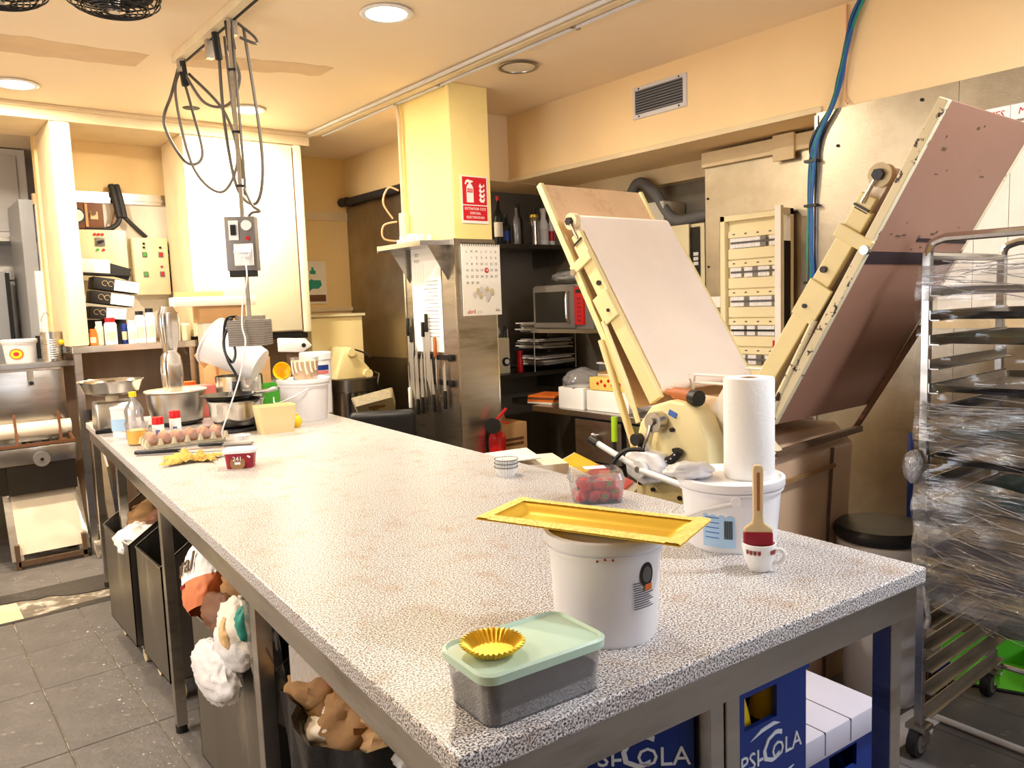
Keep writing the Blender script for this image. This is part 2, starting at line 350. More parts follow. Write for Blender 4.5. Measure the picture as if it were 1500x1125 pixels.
# walls out of view, with the windows that let the daylight in
wl = struct(MB().bx(-2.3, -2.2, -2.4, 1.2, 0, 2.7).bx(-2.3, -2.2, 2.8, 6.6, 0, 2.7).bx(-2.3, -2.2, 1.2, 2.8, 0, 1.1).bx(-2.3, -2.2, 1.2, 2.8, 2.0, 2.7).build('unseen_wall_left', 'paintwall', smooth=False))
wf = struct(MB().bx(-2.3, 1.2, -2.5, -2.4, 0, 2.7).bx(2.7, 3.7, -2.5, -2.4, 0, 2.7).bx(1.2, 2.7, -2.5, -2.4, 0, 1.5).bx(1.2, 2.7, -2.5, -2.4, 2.5, 2.7).build('unseen_wall_front', 'darkwood', smooth=False))  # unseen wall, given a dark colour to cut bounce onto the table front
for i, (nm, mk) in enumerate((('unseen_window_1', lambda b: b.bx(1.2, 2.7, -2.48, -2.43, 1.5, 1.55).bx(1.2, 2.7, -2.48, -2.43, 2.45, 2.5).bx(1.2, 1.25, -2.48, -2.43, 1.55, 2.45).bx(2.65, 2.7, -2.48, -2.43, 1.55, 2.45).bx(1.925, 1.975, -2.48, -2.43, 1.55, 2.45)),
                             ('unseen_window_2', lambda b: b.bx(-2.28, -2.23, 1.2, 2.8, 1.1, 1.15).bx(-2.28, -2.23, 1.2, 2.8, 1.95, 2.0).bx(-2.28, -2.23, 1.2, 1.25, 1.15, 1.95).bx(-2.28, -2.23, 2.75, 2.8, 1.15, 1.95)))):
    w = struct(mk(MB()).build(nm, 'white', smooth=False))
    (MB().bx(1.25, 2.65, -2.46, -2.455, 1.55, 2.45) if i == 0 else MB().bx(-2.26, -2.255, 1.25, 2.75, 1.15, 1.95)).build('pane', 'glass', w, smooth=False)
# right wall: painted above, steel cladding below, then a recess behind a dropped bulkhead
wr = wall('wall_right', 2.9, 3.6, -2.4, 1.2, 0, 2.7, 'paint')
MB().bx(2.892, 2.9, .60, 1.205, .0, 2.262).build('steel_panel', 'steelwall', wr, smooth=False)
MB().bx(2.892, 2.9, -2.4, .598, .0, 2.262).build('steel_panel', 'steelwall', wr, smooth=False)
for y, z in ((1.10, 2.1), (.86, 1.97), (.74, 2.22), (1.0, 1.1)): MB().cyl((2.886, y, z), (2.892, y, z), .007, n=10).build('screw', 'blackmatte', wr)
MB().bx(2.885, 2.905, 1.195, 1.21, 0, 2.25).build('corner_strip', 'steel', wr, smooth=False)
wall('wall_recess', 3.55, 3.65, 1.2, 3.95, 0, 2.7, 'alcovesteel')
wb = wall('wall_alcove', 2.65, 3.55, 3.85, 3.95, 0, 2.7, 'alcovesteel')
bh = wall('wall_bulkhead', 2.9, 3.55, 1.2, 3.45, 2.272, 2.7, 'paint')
MB().bx(2.36, 3.55, 3.45, 3.85, 2.268, 2.7).build('bulkhead_return', 'paint', bh, smooth=False)
MB().bx(2.888, 2.902, 1.18, 3.452, 2.262, 2.29).build('edge_bead', 'trimcream', bh, smooth=False, bevel=.004)
MB().bx(3.44, 3.55, 1.2, 3.45, 2.17, 2.272).build('ledge', 'trimcream', bh, smooth=False)
MB().bx(3.17, 3.23, 1.2, 2.06, 2.17, 2.25).bx(3.155, 3.17, 1.48, 1.60, 2.13, 2.26).build('cable_channel', 'trimcream', bh, smooth=False)
# steel sheeted box that carries the breaker panel
sb = wall('wall_panel', 3.2, 3.55, 1.2, 2.06, .81, 2.17, 'steelwall')
for z in (2.0, 1.62, 1.35): MB().cyl((3.193, 2.04, z), (3.2, 2.04, z), .006, n=8).build('screw', 'blackmatte', sb)
# corridor behind the column
cw = wall('wall_corridor', 2.65, 2.75, 3.95, 5.34, 0, 2.7, 'steelwall')
MB().bx(2.648, 2.655, 3.95, 5.34, 2.33, 2.7).build('painted_band', 'paintwall', cw, smooth=False)
MB().bx(2.642, 2.65, 3.95, 5.30, .0, 1.06).build('lower_sheet', 'steeldark', cw, smooth=False)
wk = wall('wall_back', 1.95, 2.75, 5.34, 5.44, 0, 2.7, 'paintwall')
MB().bx(1.95, 2.648, 5.325, 5.34, 2.19, 2.26).build('rail_band', 'trimcream', wk, smooth=False)
MB().bx(2.22, 2.66, 5.32, 5.34, 1.44, 1.475).build('rail_band', 'trimcream', wk, smooth=False)
MB().tube([(2.60, 5.30, 2.335), (2.60, 4.1, 2.335), (2.60, 3.97, 2.335)], .03, 10).tube([(2.60, 5.32, 2.34), (2.60, 5.2, 2.335)], .038, 10).build('drain_pipe', 'rubber', cw)
# column: painted, clad in steel up to shoulder height
co = wall('wall_column', 2.085, 2.36, 2.955, 3.5, 0, 2.7, 'paintcol', bevel=.006)
MB().bx(2.076, 2.366, 2.946, 2.955, 0, 1.832).build('steel_panel', 'steel', co, smooth=False)
MB().bx(2.076, 2.085, 2.955, 3.505, 0, 1.832).build('steel_panel', 'steel', co, smooth=False)
MB().bx(2.074, 2.082, 2.944, 2.952, 0, 1.834).bx(2.358, 2.368, 2.944, 2.956, 0, 1.82).bx(2.072, 2.084, 3.49, 3.508, 0, 1.70).build('corner_strip', 'steelclean', co, smooth=False)
# back-left: beam, passage walls
bm_ = wall('trim_1', -2.2, 1.99, 4.57, 5.1, 2.615, 2.70, 'trimcream')
MB().bx(-2.2, 2.0, 4.545, 4.575, 2.675, 2.7).build('moulding', 'trimcream', bm_, smooth=False, bevel=.006)
tr = struct(MB().bx(1.985, 2.03, -2.4, 4.56, 2.675, 2.70).build('trim_2', 'trimcream', smooth=False, bevel=.005))
for dx in (-.045, .065): MB().tube([(2.0+dx, -2.3, 2.685), (2.0+dx, 4.5, 2.685)], .011, 8).build('conduit', 'greywhite', tr)
for y in (.9, 1.9, 3.0): MB().box((2.065, y, 2.688), (.05, .02, .024)).build('clip', 'steel', tr, smooth=False)
MB().tube(spline([(2.06, 3.5, 2.685), (2.06, 3.47, 2.66), (2.066, 3.46, 2.60)])+[(2.066, 3.46, 1.98)], .012, 8).build('conduit', 'trimcream', tr)
MB().bx(2.05, 2.085, 3.425, 3.495, 1.87, 2.03).build('junction_box', 'trimcream', tr, smooth=False, bevel=.004)
MB().tube(spline([(2.062, 3.50, 2.17), (2.02, 3.55, 2.19), (1.99, 3.57, 2.10), (2.03, 3.53, 2.0)]), .006, 6).tube(spline([(2.04, 3.5, 1.98), (1.98, 3.56, 1.96), (1.97, 3.55, 1.88), (2.05, 3.5, 1.86)]), .006, 6).build('loose_cable', 'orangecable', tr)
wkb = wall('wall_back_panel', .36, 1.97, 5.10, 5.2, 0, 2.7, 'paintwall')
MB().bx(.40, 1.97, 5.07, 5.10, 2.215, 2.285).bx(.40, 1.97, 5.055, 5.07, 2.235, 2.25).build('aluminium_rail', 'steelclean', wkb, smooth=False)
MB().bx(.40, 1.97, 5.085, 5.10, 1.30, 2.215).build('white_panel', 'cardwhite', wkb, smooth=False)
MB().bx(.40, 1.97, 5.08, 5.10, 0, 1.27).build('dark_panel', 'panelbrown', wkb, smooth=False)
wall('wall_left_far', -2.2, .9, 6.4, 6.5, 0, 2.7, 'greywhite')
wall('wall_passage', .80, .9, 5.2, 6.4, 0, 2.7, 'greywhite')
# ================================================================ WORK TABLE
LT = 3.94; WT = 1.09
tb = thing('work_table', 'long stainless work table with thick speckled granite top', 'table', (0, 0, 0), PHI)
MB().bx(0, WT, 0, LT, .867, .90).build('granite_top', 'granite', tb, bevel=.004, smooth=False)
def ap(x0, x1, y0, y1): MB().bx(x0, x1, y0, y1, .802, .867).build('apron', 'steel', tb, smooth=False, bevel=.002)
ap(.012, .03, .03, LT-.02); ap(WT-.03, WT-.012, .03, LT-.02); ap(.012, WT-.012, .012, .03); ap(.012, WT-.012, LT-.03, LT-.012)
for x, y in ((.015, .035), (.486, .03), (.526, .03), (1.02, .03), (.015, .93), (.015, 2.02), (.015, 3.0), (.015, 3.86), (1.02, .93), (1.02, 2.02), (1.02, 3.0), (1.02, 3.86)):
    w = .034 if .4 < x < .6 else .036
    lg = MB().bx(x, x+w, y, y+.042, .03, .802).build('leg', 'steel', tb, smooth=False, bevel=.002)
    MB().cyl((x+w/2, y+.025, 0), (x+w/2, y+.025, .03), .02, n=12).build('foot', 'rubber', lg)
# ---------------------------------------------------------------- buckets and things on the table
def bucket(name, label, loc, r0, r1, h, body='plasticwhite', lid=None, rz=0, handle=True, group=None, rot=None, ring=True):
    t = thing(name, label, 'bucket', loc, rz, group, rot)
    p = [(r0*.97, 0), (r0, .006), (r1, h)]
    if lid is None: MB().shell(p, .003, 36).build('body', body, t)
    else: MB().lathe(p, 36).build('body', body, t)
    if ring: MB().lathe([(r1*.985, h*.86), (r1*1.035, h*.865), (r1*1.04, h*.90), (r1*1.0, h*.905), (r1*1.04, h*.93), (r1*1.05, h), (r1*.99, h)], 36).build('rim', body, t) if lid is not None else MB().tube([(r1*1.02*math.cos(a), r1*1.02*math.sin(a), z) for z in (h,) for a in [2*math.pi*i/36 for i in range(36)]], .006, 6, True).build('rim', body, t)
    if lid: MB().lathe([(r1*1.05, h-.012), (r1*1.065, h-.010), (r1*1.065, h+.006), (r1*1.0, h+.008), (r1*.97, h+.002), (0, h+.002)], 36).build('lid', lid, t)
    return t
# near bucket under the gold tray
b1 = bucket('food_bucket', 'white bucket with a small dark label, under the gold tray', (.412, .148, .90), .086, .095, .170, lid='plasticwhite')
def wraplabel(parent, r, a0, a1, z0, z1, m, name='label_patch', dz=.0):
    MB().sheet(lambda u, v: (r*math.cos(R(a0+(a1-a0)*u)), r*math.sin(R(a0+(a1-a0)*u)), z0+(z1-z0)*v+dz), 10, 1).build(name, m, parent, thick=.0006)
# camera is at azimuth ~ -136 deg from this bucket
def wrapoval(parent, r, a, z, w, h, m, name):
    MB().sheet(lambda u, v: ((r)*math.cos(R(a)+w*v*math.cos(2*math.pi*u)/r), r*math.sin(R(a)+w*v*math.cos(2*math.pi*u)/r), z+h*v*math.sin(2*math.pi*u)), 24, 3).build(name, m, parent, thick=.0006)
wrapoval(b1, .0935, -90, .118, .015, .020, 'blackmatte', 'round_print'); wrapoval(b1, .0942, -90, .118, .010, .013, 'printgrey', 'round_print')
wraplabel(b1, .0935, -93, -83, .092, .102, 'orange', 'orange_print')
for k in range(9): wraplabel(b1, .0925, -106, -80 + (k % 3)*-3, .064+k*.0038, .0655+k*.0038, 'printgrey', 'print_line')
for k in range(3): wraplabel(b1, .0931, -107, -98, .098+k*.004, .0995+k*.004, 'printgrey', 'print_line')
for a, z in ((-142, .150), (-135, .153), (-128, .152)): MB().sph((.1005*math.cos(R(a)), .1005*math.sin(R(a)), z), .0022, n=6, m=4).build('jam_spot', 'maroon', b1)
# gold embossed tray lying on it
gt = thing('gold_cardboard_tray', 'shiny gold rectangular cake tray lying on the white bucket', 'tray', (.392, .160, .900+.1785), R(-70))
LW, SW = .365, .150
def trayfn(u, v):
    x = (u-.5)*LW; y = (v-.5)*SW
    e = min(u, 1-u)*LW; g = min(v, 1-v)*SW; d = min(e, g)
    z = .014 if d < .024 else (.014-.014*min(1, (d-.024)/.020))
    if d < .003: z = .012
    return (x, y, z+.012*(u-.5)**2*0-.0)
MB().sheet(trayfn, 64, 28).build('tray_board', 'gold', gt, thick=.0012)
MB().sheet(lambda u, v: trayfn(.065*u, v)[:2]+(trayfn(.062*u, .5)[2]+.0022,), 4, 28).build('lace_border', 'goldpaper', gt, thick=.0008)
MB().sheet(lambda u, v: trayfn(1-.065*u, v)[:2]+(trayfn(1-.062*u, .5)[2]+.0022,), 4, 28).build('lace_border', 'goldpaper', gt, thick=.0008)
MB().sheet(lambda u, v: trayfn(.066+.868*u, .15*v)[:2]+(trayfn(.5, .145*v)[2]+.0022,), 64, 4).build('lace_border', 'goldpaper', gt, thick=.0008)
MB().sheet(lambda u, v: trayfn(.066+.868*u, 1-.15*v)[:2]+(trayfn(.5, 1-.145*v)[2]+.0022,), 64, 4).build('lace_border', 'goldpaper', gt, thick=.0008)
# clear box with mint lid
def rrect(w, d, r, n=5):
    o = []
    for cx, cy, a in ((w/2-r, d/2-r, 0), (-w/2+r, d/2-r, 90), (-w/2+r, -d/2+r, 180), (w/2-r, -d/2+r, 270)):
        o += [(cx+r*math.cos(R(a+90*k/n)), cy+r*math.sin(R(a+90*k/n))) for k in range(n+1)]
    return o
def loft(mb, rings, cap0=True, cap1=True):
    n = len(rings[0]); v = [p for r in rings for p in r]; f = []
    for j in range(len(rings)-1): f += [(j*n+i, j*n+(i+1) % n, (j+1)*n+(i+1) % n, (j+1)*n+i) for i in range(n)]
    if cap0: f.append(tuple(range(n-1, -1, -1)))
    if cap1: f.append(tuple((len(rings)-1)*n+i for i in range(n)))
    return mb.add(v, f)
def ring(w, d, r, z, n=5): return [(x, y, z) for x, y in rrect(w, d, r, n)]
bxr = R(-2)
fb = thing('food_box', 'clear plastic food box with mint green lid, dark filling', 'food box', (.168, .070, .90), R(-5))
loft(MB(), [ring(.190, .112, .02, 0), ring(.204, .122, .022, .070), ring(.201, .119, .021, .070), ring(.187, .109, .019, .002)], True, True).build('tub', 'clear', fb)
loft(MB(), [ring(.184, .106, .018, .003), ring(.191, .112, .02, .034)], True, True).build('seed_filling', 'seeds', fb)
loft(MB(), [ring(.212, .130, .024, .064), ring(.214, .132, .025, .076), ring(.206, .124, .024, .079), ring(.200, .118, .022, .0745), ring(.180, .100, .02, .0745)], True, True).build('lid', 'mint', fb)
# gold paper tart cup on the lid
pc = thing('tart_cup', 'small fluted gold paper cup on the mint lid', 'paper cup', (.118, .078, .90+.0765))
def flute(rb, rt, h, n=36, amp=.0025, t=.0006):
    mb = MB(); N_ = n*4; rows = []
    for k, (r, z, a) in enumerate(((rb*.3, 0, 0), (rb, 0, amp*.3), ((rb+rt)/2, h*.5, amp), (rt, h, amp*1.3))):
        rows.append([((r+a*math.cos(n*2*math.pi*i/N_))*math.cos(2*math.pi*i/N_), (r+a*math.cos(n*2*math.pi*i/N_))*math.sin(2*math.pi*i/N_), z) for i in range(N_)])
    return loft(mb, rows, True, False)
flute(.030, .044, .014).build('fluted_cup', 'gold', pc, thick=.0005)
# canape paper cups stack
pk = thing('tart_cup', 'small stack of white paper cups with dark trim on the granite', 'paper cup', (1.04, 1.215, .90))
for i in range(3): flute(.026, .037, .028, 28, .0015).xf(Matrix.Translation((.002*i, .001*i, .012*i))).build('paper_cup', 'paper', pk, thick=.0006)
for i in range(3): MB().tube([((.0385)*math.cos(a)+.002*i, .0385*math.sin(a)+.001*i, .028+.012*i) for a in [2*math.pi*k/24 for k in range(24)]], .0016, 5, True).build('dark_trim', 'printgrey', pk)
# strawberries
sp = thing('strawberry_punnet', 'clear plastic punnet with its lid open upward', 'punnet', (1.005, .765, .90), R(-32))
loft(MB(), [ring(.128, .084, .016, 0), ring(.146, .10, .02, .062), ring(.154, .108, .022, .063), ring(.154, .108, .022, .0645), ring(.144, .098, .02, .0645), ring(.123, .080, .015, .002)]).build('tray', 'clear', sp)
loft(MB(), [ring(.150, .104, .02, .068), ring(.140, .094, .02, .086), ring(.138, .092, .02, .086), ring(.148, .102, .02, .068)]).xf(Matrix.Translation((0, .012, .0)) @ Matrix.Rotation(R(4), 4, 'X')).build('lid', 'clear', sp)
MB().box((.0, .02, .0905), (.06, .035, .001)).build('sticker', 'paper', sp, smooth=False)
rs = random.Random(5); k = 0
for lay, (nx, ny, z) in enumerate(((4, 2, .02), (3, 2, .050))):
    for i in range(nx):
        for j in range(ny):
            x = (i-(nx-1)/2)*.033; y = (j-(ny-1)/2)*.038
            M_ = Matrix.Rotation(R(-32), 4, 'Z'); p = M_ @ Vector((x+rs.uniform(-.003, .003), y, z))
            st = thing('strawberry', 'red strawberry in the '+('upper' if lay else 'lower')+' layer of the clear punnet', 'strawberry', (1.005+p.x, .765+p.y, .90+p.z), 0, ('upper' if lay else 'lower')+' strawberries in the punnet', rot=(rs.uniform(0, 6), rs.uniform(0, 6), rs.uniform(0, 6)))
            MB().lathe([(0, -.026), (.009, -.021), (.0165, -.005), (.0185, .006), (.0145, .014), (.004, .016), (0, .016)], 14).build('fruit', 'straw', st)
            lf = MB()
            for q in range(6):
                a = q*math.pi/3; lf.add([(0, 0, .0165), (.006*math.cos(a-.4), .006*math.sin(a-.4), .017), (.014*math.cos(a), .014*math.sin(a), .014), (.006*math.cos(a+.4), .006*math.sin(a+.4), .017)], [(0, 1, 2, 3)])
            lf.build('leaves', 'leaf', st, thick=.0006)
# big bucket, kitchen roll, bag
b2 = bucket('food_bucket', 'large white bucket with blue label beside the coffee cup', (.958, .288, .90), .098, .110, .148, lid='plasticwhite')
wraplabel(b2, .1045, -178, -140, .015, .105, 'labelblue')
wraplabel(b2, .1052, -176, -142, .100, .105, 'printblue', 'label_band')
for k in range(9): wraplabel(b2, .1052, -152+k*1.1, -151.4+k*1.1, .035, .075, 'black', 'barcode_bar')
for k in range(5): wraplabel(b2, .1052, -175, -158, .035+k*.011, .037+k*.011, 'printblue', 'print_line')
hd = MB().tube(spline([(-.085, -.075, .118), (-.112, -.02, .100), (-.125, .03, .078), (-.10, .09, .065), (-.04, .125, .062)]), .004, 6).build('handle', 'plasticwhite', b2)
MB().cyl((-.080, -.070, .120), (-.090, -.078, .120), .011, n=12).build('handle_lug', 'plasticwhite', b2)
kr = thing('kitchen_roll', 'white paper towel roll standing on the large bucket', 'paper roll', (.985, .258, .90+.1505))
MB().lathe([(.021, 0), (.053, 0), (.055, .004), (.055, .219), (.053, .223), (.021, .223), (.021, 0)], 40).build('paper', 'paper', kr)
MB().lathe([(.0205, .001), (.0205, .222), (.0185, .222), (.0185, .001), (.0205, .001)], 20).build('core', 'cardboard', kr)
rs = random.Random(9)
def crumple(c, r, sc, seed, n=30, m=20, jit=.16):
    from mathutils import noise as nz
    mb = MB().sph((0, 0, 0), 1, (1, 1, 1), n, m); o = Vector((seed*3.7, seed*1.3, seed*.7)); v = []
    for p in mb.v:
        p = Vector(p); d = 1+jit*1.6*nz.noise(p*1.6+o)+jit*.9*(1-2*abs(nz.noise(p*3.3+o)))+jit*.45*(1-2*abs(nz.noise(p*7+o)))
        v.append((c[0]+r*sc[0]*p.x*d, c[1]+r*sc[1]*p.y*d, c[2]+r*sc[2]*p.z*d))
    mb.v = v; return mb
tag(place(crumple((0, 0, .014), .045, (1.1, .8, .36), 4, jit=.20).build('plastic_bag', 'bagwhite', smooth=True, angle=70), (.885, .345, .9+.1525), R(-30)), 'crumpled white plastic bag lying on the large bucket', 'bag')
# cup with brush
cp = thing('coffee_cup', 'small white coffee cup with brown band pattern', 'cup', (.838, .135, .90))
MB().shell([(.017, 0), (.021, .003), (.029, .025), (.0335, .052), (.034, .058)], .003, 32).build('cup_body', 'white', cp)
MB().tube(spline([(.014, -.029, .046), (.022, -.038, .045), (.026, -.042, .034), (.020, -.036, .020), (.010, -.022, .018)]), .004, 8).build('handle', 'white', cp)
for k in range(7): 
    a = -150-k*14 if k < 4 else -140+k*9
    MB().sheet(lambda u, v: ((.0335+.0004)*math.cos(R(a+10*u)), (.0335+.0004)*math.sin(R(a+10*u)), .040+.008*v+.002*math.sin(9*u)), 4, 2).build('printed_band', 'brown' if k % 2 else 'maroon', cp, thick=.0005)
br = thing('pastry_brush', 'flat pastry brush with wooden handle standing in the cup', 'brush', (.838, .137, .910), R(-48)); br.scale = (1.15, 1.1, 1.2)
MB().box((0, 0, .018), (.036, .010, .036)).build('bristles', 'bristle', br, smooth=False)
MB().box((0, 0, .046), (.050, .014, .024)).build('ferrule', 'maroon', br, smooth=False, bevel=.003)
MB().prism([(-.025, .057), (.025, .057), (.024, .064), (.010, .074), (.0085, .085), (.009, .165), (.007, .172), (-.007, .172), (-.009, .165), (-.0085, .085), (-.010, .074), (-.024, .064)], 'y', -.006, .006).build('wooden_handle', 'woodlight', br, bevel=.003)
MB().prism([(-.0025, .095), (.0025, .095), (.0025, .160), (-.0025, .160)], 'y', -.0066, .0066).build('handle_groove', 'wood', br)
# red tub, rag, knife
rtub = thing('ice_cream_tub', 'dark red plastic tub with white lid and printed badge', 'tub', (.470, 2.045, .90), R(-30))
loft(MB(), [ring(.092, .066, .014, 0), ring(.104, .076, .016, .058)]).build('tub_body', 'maroon', rtub)
loft(MB(), [ring(.114, .086, .018, .056), ring(.116, .088, .018, .066), ring(.108, .08, .016, .069), ring(.10, .072, .014, .066)]).build('lid', 'plasticwhite', rtub)
MB().lathe([(0, 0), (.026, 0), (.026, .001), (0, .001)], 24).xf(Matrix.Translation((-.005, -.0368, .020)) @ Matrix.Rotation(R(83), 4, 'X')).build('badge', 'brownpaper', rtub)
txt('241', .022, 'white', rtub, (-.005, -.0392, .036), (R(83), 0, 0)); MB().box((-.005, -.0380, .020), (.02, .0012, .009), (R(-7), 0, 0)).build('badge_print', 'cratewhite', rtub, smooth=False); MB().box((.035, -.040, .043), (.012, .0012, .006), (R(-7), R(30), 0)).build('print_mark', 'white', rtub, smooth=False)
rg = thing('cleaning_cloth', 'crumpled yellow cloth in front of the egg carton', 'cloth', (.375, 2.30, .90), R(-25))
def ragfn(u, v):
    from mathutils import noise as nz
    x = (u-.5)*.24*(1-.35*abs(math.sin(3.1*v+.4))); y = (v-.5)*.13*(1+.35*math.sin(6*u+1)); w = math.exp(-10*((u-.42)**2+(v-.5)**2))
    return (x, y, .004+.040*w*(.55+.45*math.sin(16*u+5*v))+.020*abs(nz.noise(Vector((u*7, v*7, 2))))+.010*abs(nz.noise(Vector((u*17, v*17, 5)))))
MB().sheet(ragfn, 48, 36).build('cloth_sheet', 'cloth', rg, thick=.002, angle=60)
kn = thing('kitchen_knife', 'long knife with black handle lying by the eggs', 'knife', (.33, 2.56, .905), R(-31))
MB().prism([(-.10, -.010), (-.09, -.014), (.06, -.013), (.075, -.010), (.075, .010), (-.08, .013), (-.10, .010)], 'z', 0, .016).build('handle', 'black', kn, bevel=.004)
MB().prism([(.07, -.012), (.34, -.004), (.36, .012), (.07, .016)], 'z', .006, .009).build('blade', 'steelclean', kn, smooth=False)
# eggs
ec = thing('egg_carton', 'grey pulp egg carton with clear lid, half full', 'egg carton', (.475, 2.74, .90), R(-3))
MB().bx(-.16, .16, -.055, .055, .0, .018).build('carton_base', 'carton', ec, bevel=.006)
for i in range(7):
    for j in range(3): MB().lathe([(.006, .045), (.014, .018)], 6, (-.16+.0533*i, -.055+.055*j, 0)).build('carton_peak', 'carton', ec)
loft(MB(), [ring(.325, .118, .02, .030), ring(.31, .10, .03, .066), ring(.308, .098, .03, .066), ring(.323, .116, .02, .030)]).build('clear_lid', 'clear', ec)
for i in range(6):
    for j in range(2):
        p = Matrix.Rotation(R(-3), 3, 'Z') @ Vector((-.133+.0533*i, -.0275+.055*j, .040))
        tag(place(MB().lathe([(0, -.026), (.010, -.0235), (.0185, -.012), (.0215, .002), (.018, .016), (.009, .025), (0, .0275)], 16).build('egg', 'egg'), (.475+p.x, 2.74+p.y, .90+p.z), i, rot=(.12*(j-.5), .1*((i*7) % 3-1), i)), 'brown egg sitting in the grey carton', 'egg', 'eggs in the carton')
sl = thing('dough_scraper', 'flat dark scraper with white foil cup on it, near the red tub', 'scraper', (.62, 2.50, .905), R(-35))
MB().bx(-.06, .06, -.02, .02, .0, .008).build('blade', 'greypaint', sl, bevel=.002); MB().bx(-.16, -.06, -.012, .012, 0, .014).build('handle', 'black', sl, bevel=.004)
tag(place(flute(.024, .034, .022, 20, .001).build('foil_cup', 'paper', thick=.0008), (.66, 2.555, .914)), 'white foil baking cup standing near the eggs', 'foil cup')
# oil bottle, cup, shakers
ob = thing('oil_jug', 'short clear beaker of amber oil at the table edge', 'beaker', (.325, 2.90, .90))
MB().shell([(.034, 0), (.040, .006), (.048, .100)], .003, 24).build('beaker', 'clear', ob); MB().lathe([(.034, .004), (.038, .008), (.042, .066), (0, .066)], 24).build('oil', 'oil', ob)
wbt = thing('water_bottle', 'clear plastic bottle with yellow cap behind the oil beaker', 'bottle', (.355, 3.06, .90))
MB().lathe([(.036, 0), (.040, .01), (.038, .06), (.041, .075), (.038, .10), (.041, .135), (.030, .16), (.013, .182), (.013, .20)], 24).build('bottle_body', 'bottleclear', wbt)
MB().cyl((0, 0, .196), (0, 0, .218), .016, n=16).build('cap', 'yellow', wbt)
wtb = thing('yogurt_tub', 'white plastic tub with pale blue print by the scale', 'tub', (.335, 3.22, .90))
MB().lathe([(.040, 0), (.045, .13), (.047, .131), (.047, .138), (.04, .139), (0, .139)], 24).build('tub_body', 'plasticwhite', wtb); wraplabel(wtb, .0445, -220, -60, .03, .085, 'labelblue')
for i, (x, y, z) in enumerate(((.425, 2.95, .105), (.51, 2.99, .120))):
    s = thing('spice_jar', ('short' if i == 0 else 'taller')+' white spice jar with red cap behind the egg carton', 'jar', (x, y, .90))
    MB().lathe([(.024, 0), (.025, .004), (.025, z-.035), (.022, z-.03)], 20).build('jar_body', 'plasticwhite', s); MB().cyl((0, 0, z-.032), (0, 0, z), .025, .0235, n=20).build('cap', 'red', s); wraplabel(s, .0255, -130, -90, .02, .05, 'printblue')
# scale with pan
sc = thing('bench_scale', 'grey bench scale carrying a wide round steel pan', 'scale', (.36, 3.50, .90), R(-4))
MB().prism([(-.11, 0), (.11, 0), (.11, .05), (.07, .145), (-.07, .145), (-.11, .05)], 'x', -.085, .085).build('scale_body', 'steel', sc, bevel=.01)
MB().cyl((0, 0, .145), (0, 0, .175), .03, n=16).build('spindle', 'trimcream', sc)
MB().shell([(.085, .175), (.125, .19), (.142, .235), (.150, .245), (.152, .247)], .002, 40).build('weighing_pan', 'steelclean', sc)
MB().bx(-.10, .10, -.125, -.108, .0, .02).build('front_foot', 'black', sc, bevel=.004)
# mixing machine bowl with the tall aluminium scoop, steel bowls, hot plate
pt = thing('mixing_bowl', 'deep dull steel bowl with flour rim holding a tall scoop', 'bowl', (.64, 3.42, .90))
MB().shell([(.09, .0), (.115, .015), (.138, .10), (.142, .165), (.150, .170)], .003, 40).build('bowl_body', 'steel', pt); MB().lathe([(.147, .170), (.151, .172), (.150, .178), (.140, .178), (.139, .171)], 40).build('floury_rim', 'dough', pt)
MB().lathe([(.118, .012), (.121, .012), (.121, .022), (.118, .022)], 40).build('base_ring', 'rubber', pt)
sp2 = thing('dough_hook', 'tall dented aluminium beater standing upright in the deep bowl', 'beater', (.63, 3.42, .905), R(10))
loft(MB(), [ring(.085, .06, .02, .005), ring(.085, .06, .02, .16), ring(.10, .065, .02, .22), ring(.105, .06, .02, .285), ring(.095, .05, .02, .345), ring(.05, .04, .015, .372)]).build('lower_head', 'steelclean', sp2)
loft(MB(), [ring(.06, .04, .012, .365), ring(.085, .045, .012, .42), ring(.098, .045, .012, .50), ring(.095, .042, .012, .555), ring(.06, .036, .012, .595)]).build('upper_blade', 'steelclean', sp2)
MB().box((-.012, -.03, .47), (.03, .012, .19), (R(4), 0, 0)).build('raised_rib', 'steel', sp2, bevel=.004)
bw = thing('mixing_bowl', 'bright steel mixing bowl in front of the tilted white bucket', 'bowl', (.79, 2.985, .915))
MB().shell([(.075, 0), (.098, .012), (.118, .05), (.124, .11), (.134, .128), (.136, .130)], .002, 40).build('bowl_body', 'steelclean', bw)
tag(MB().bx(.66, 1.025, 2.85, 3.10, .900, .914).build('baking_sheet', 'iron', bevel=.003), 'dark flat baking sheet under the steel bowl', 'baking sheet')
hp = thing('round_sieve', 'steel sieve drum with black handled pan beneath tilted bucket', 'sieve', (.92, 3.28, .90))
MB().shell([(.118, .0), (.118, .235)], .003, 40).build('drum', 'steelclean', hp)
pan = thing('frying_pan', 'black pan with long handle resting on the steel bowl', 'pan', (.77, 3.02, 1.050), R(8))
MB().shell([(.10, 0), (.13, .018)], .004, 32).build('pan_body', 'black', pan); MB().tube([(.12, 0, .012), (.20, -.01, .014), (.25, -.02, .022)], .011, 8).build('handle', 'steel', pan); MB().tube([(.25, -.02, .022), (.31, .0, .05)], .006, 8).build('handle_tip', 'steelclean', pan)
wbk = bucket('white_bucket', 'large empty white bucket tipped sideways on the steel drum', (.965, 3.10, 1.190), .085, .118, .27, rz=0, rot=Vector((-.62, .52, .46)).to_track_quat('Z', 'Y').to_euler())
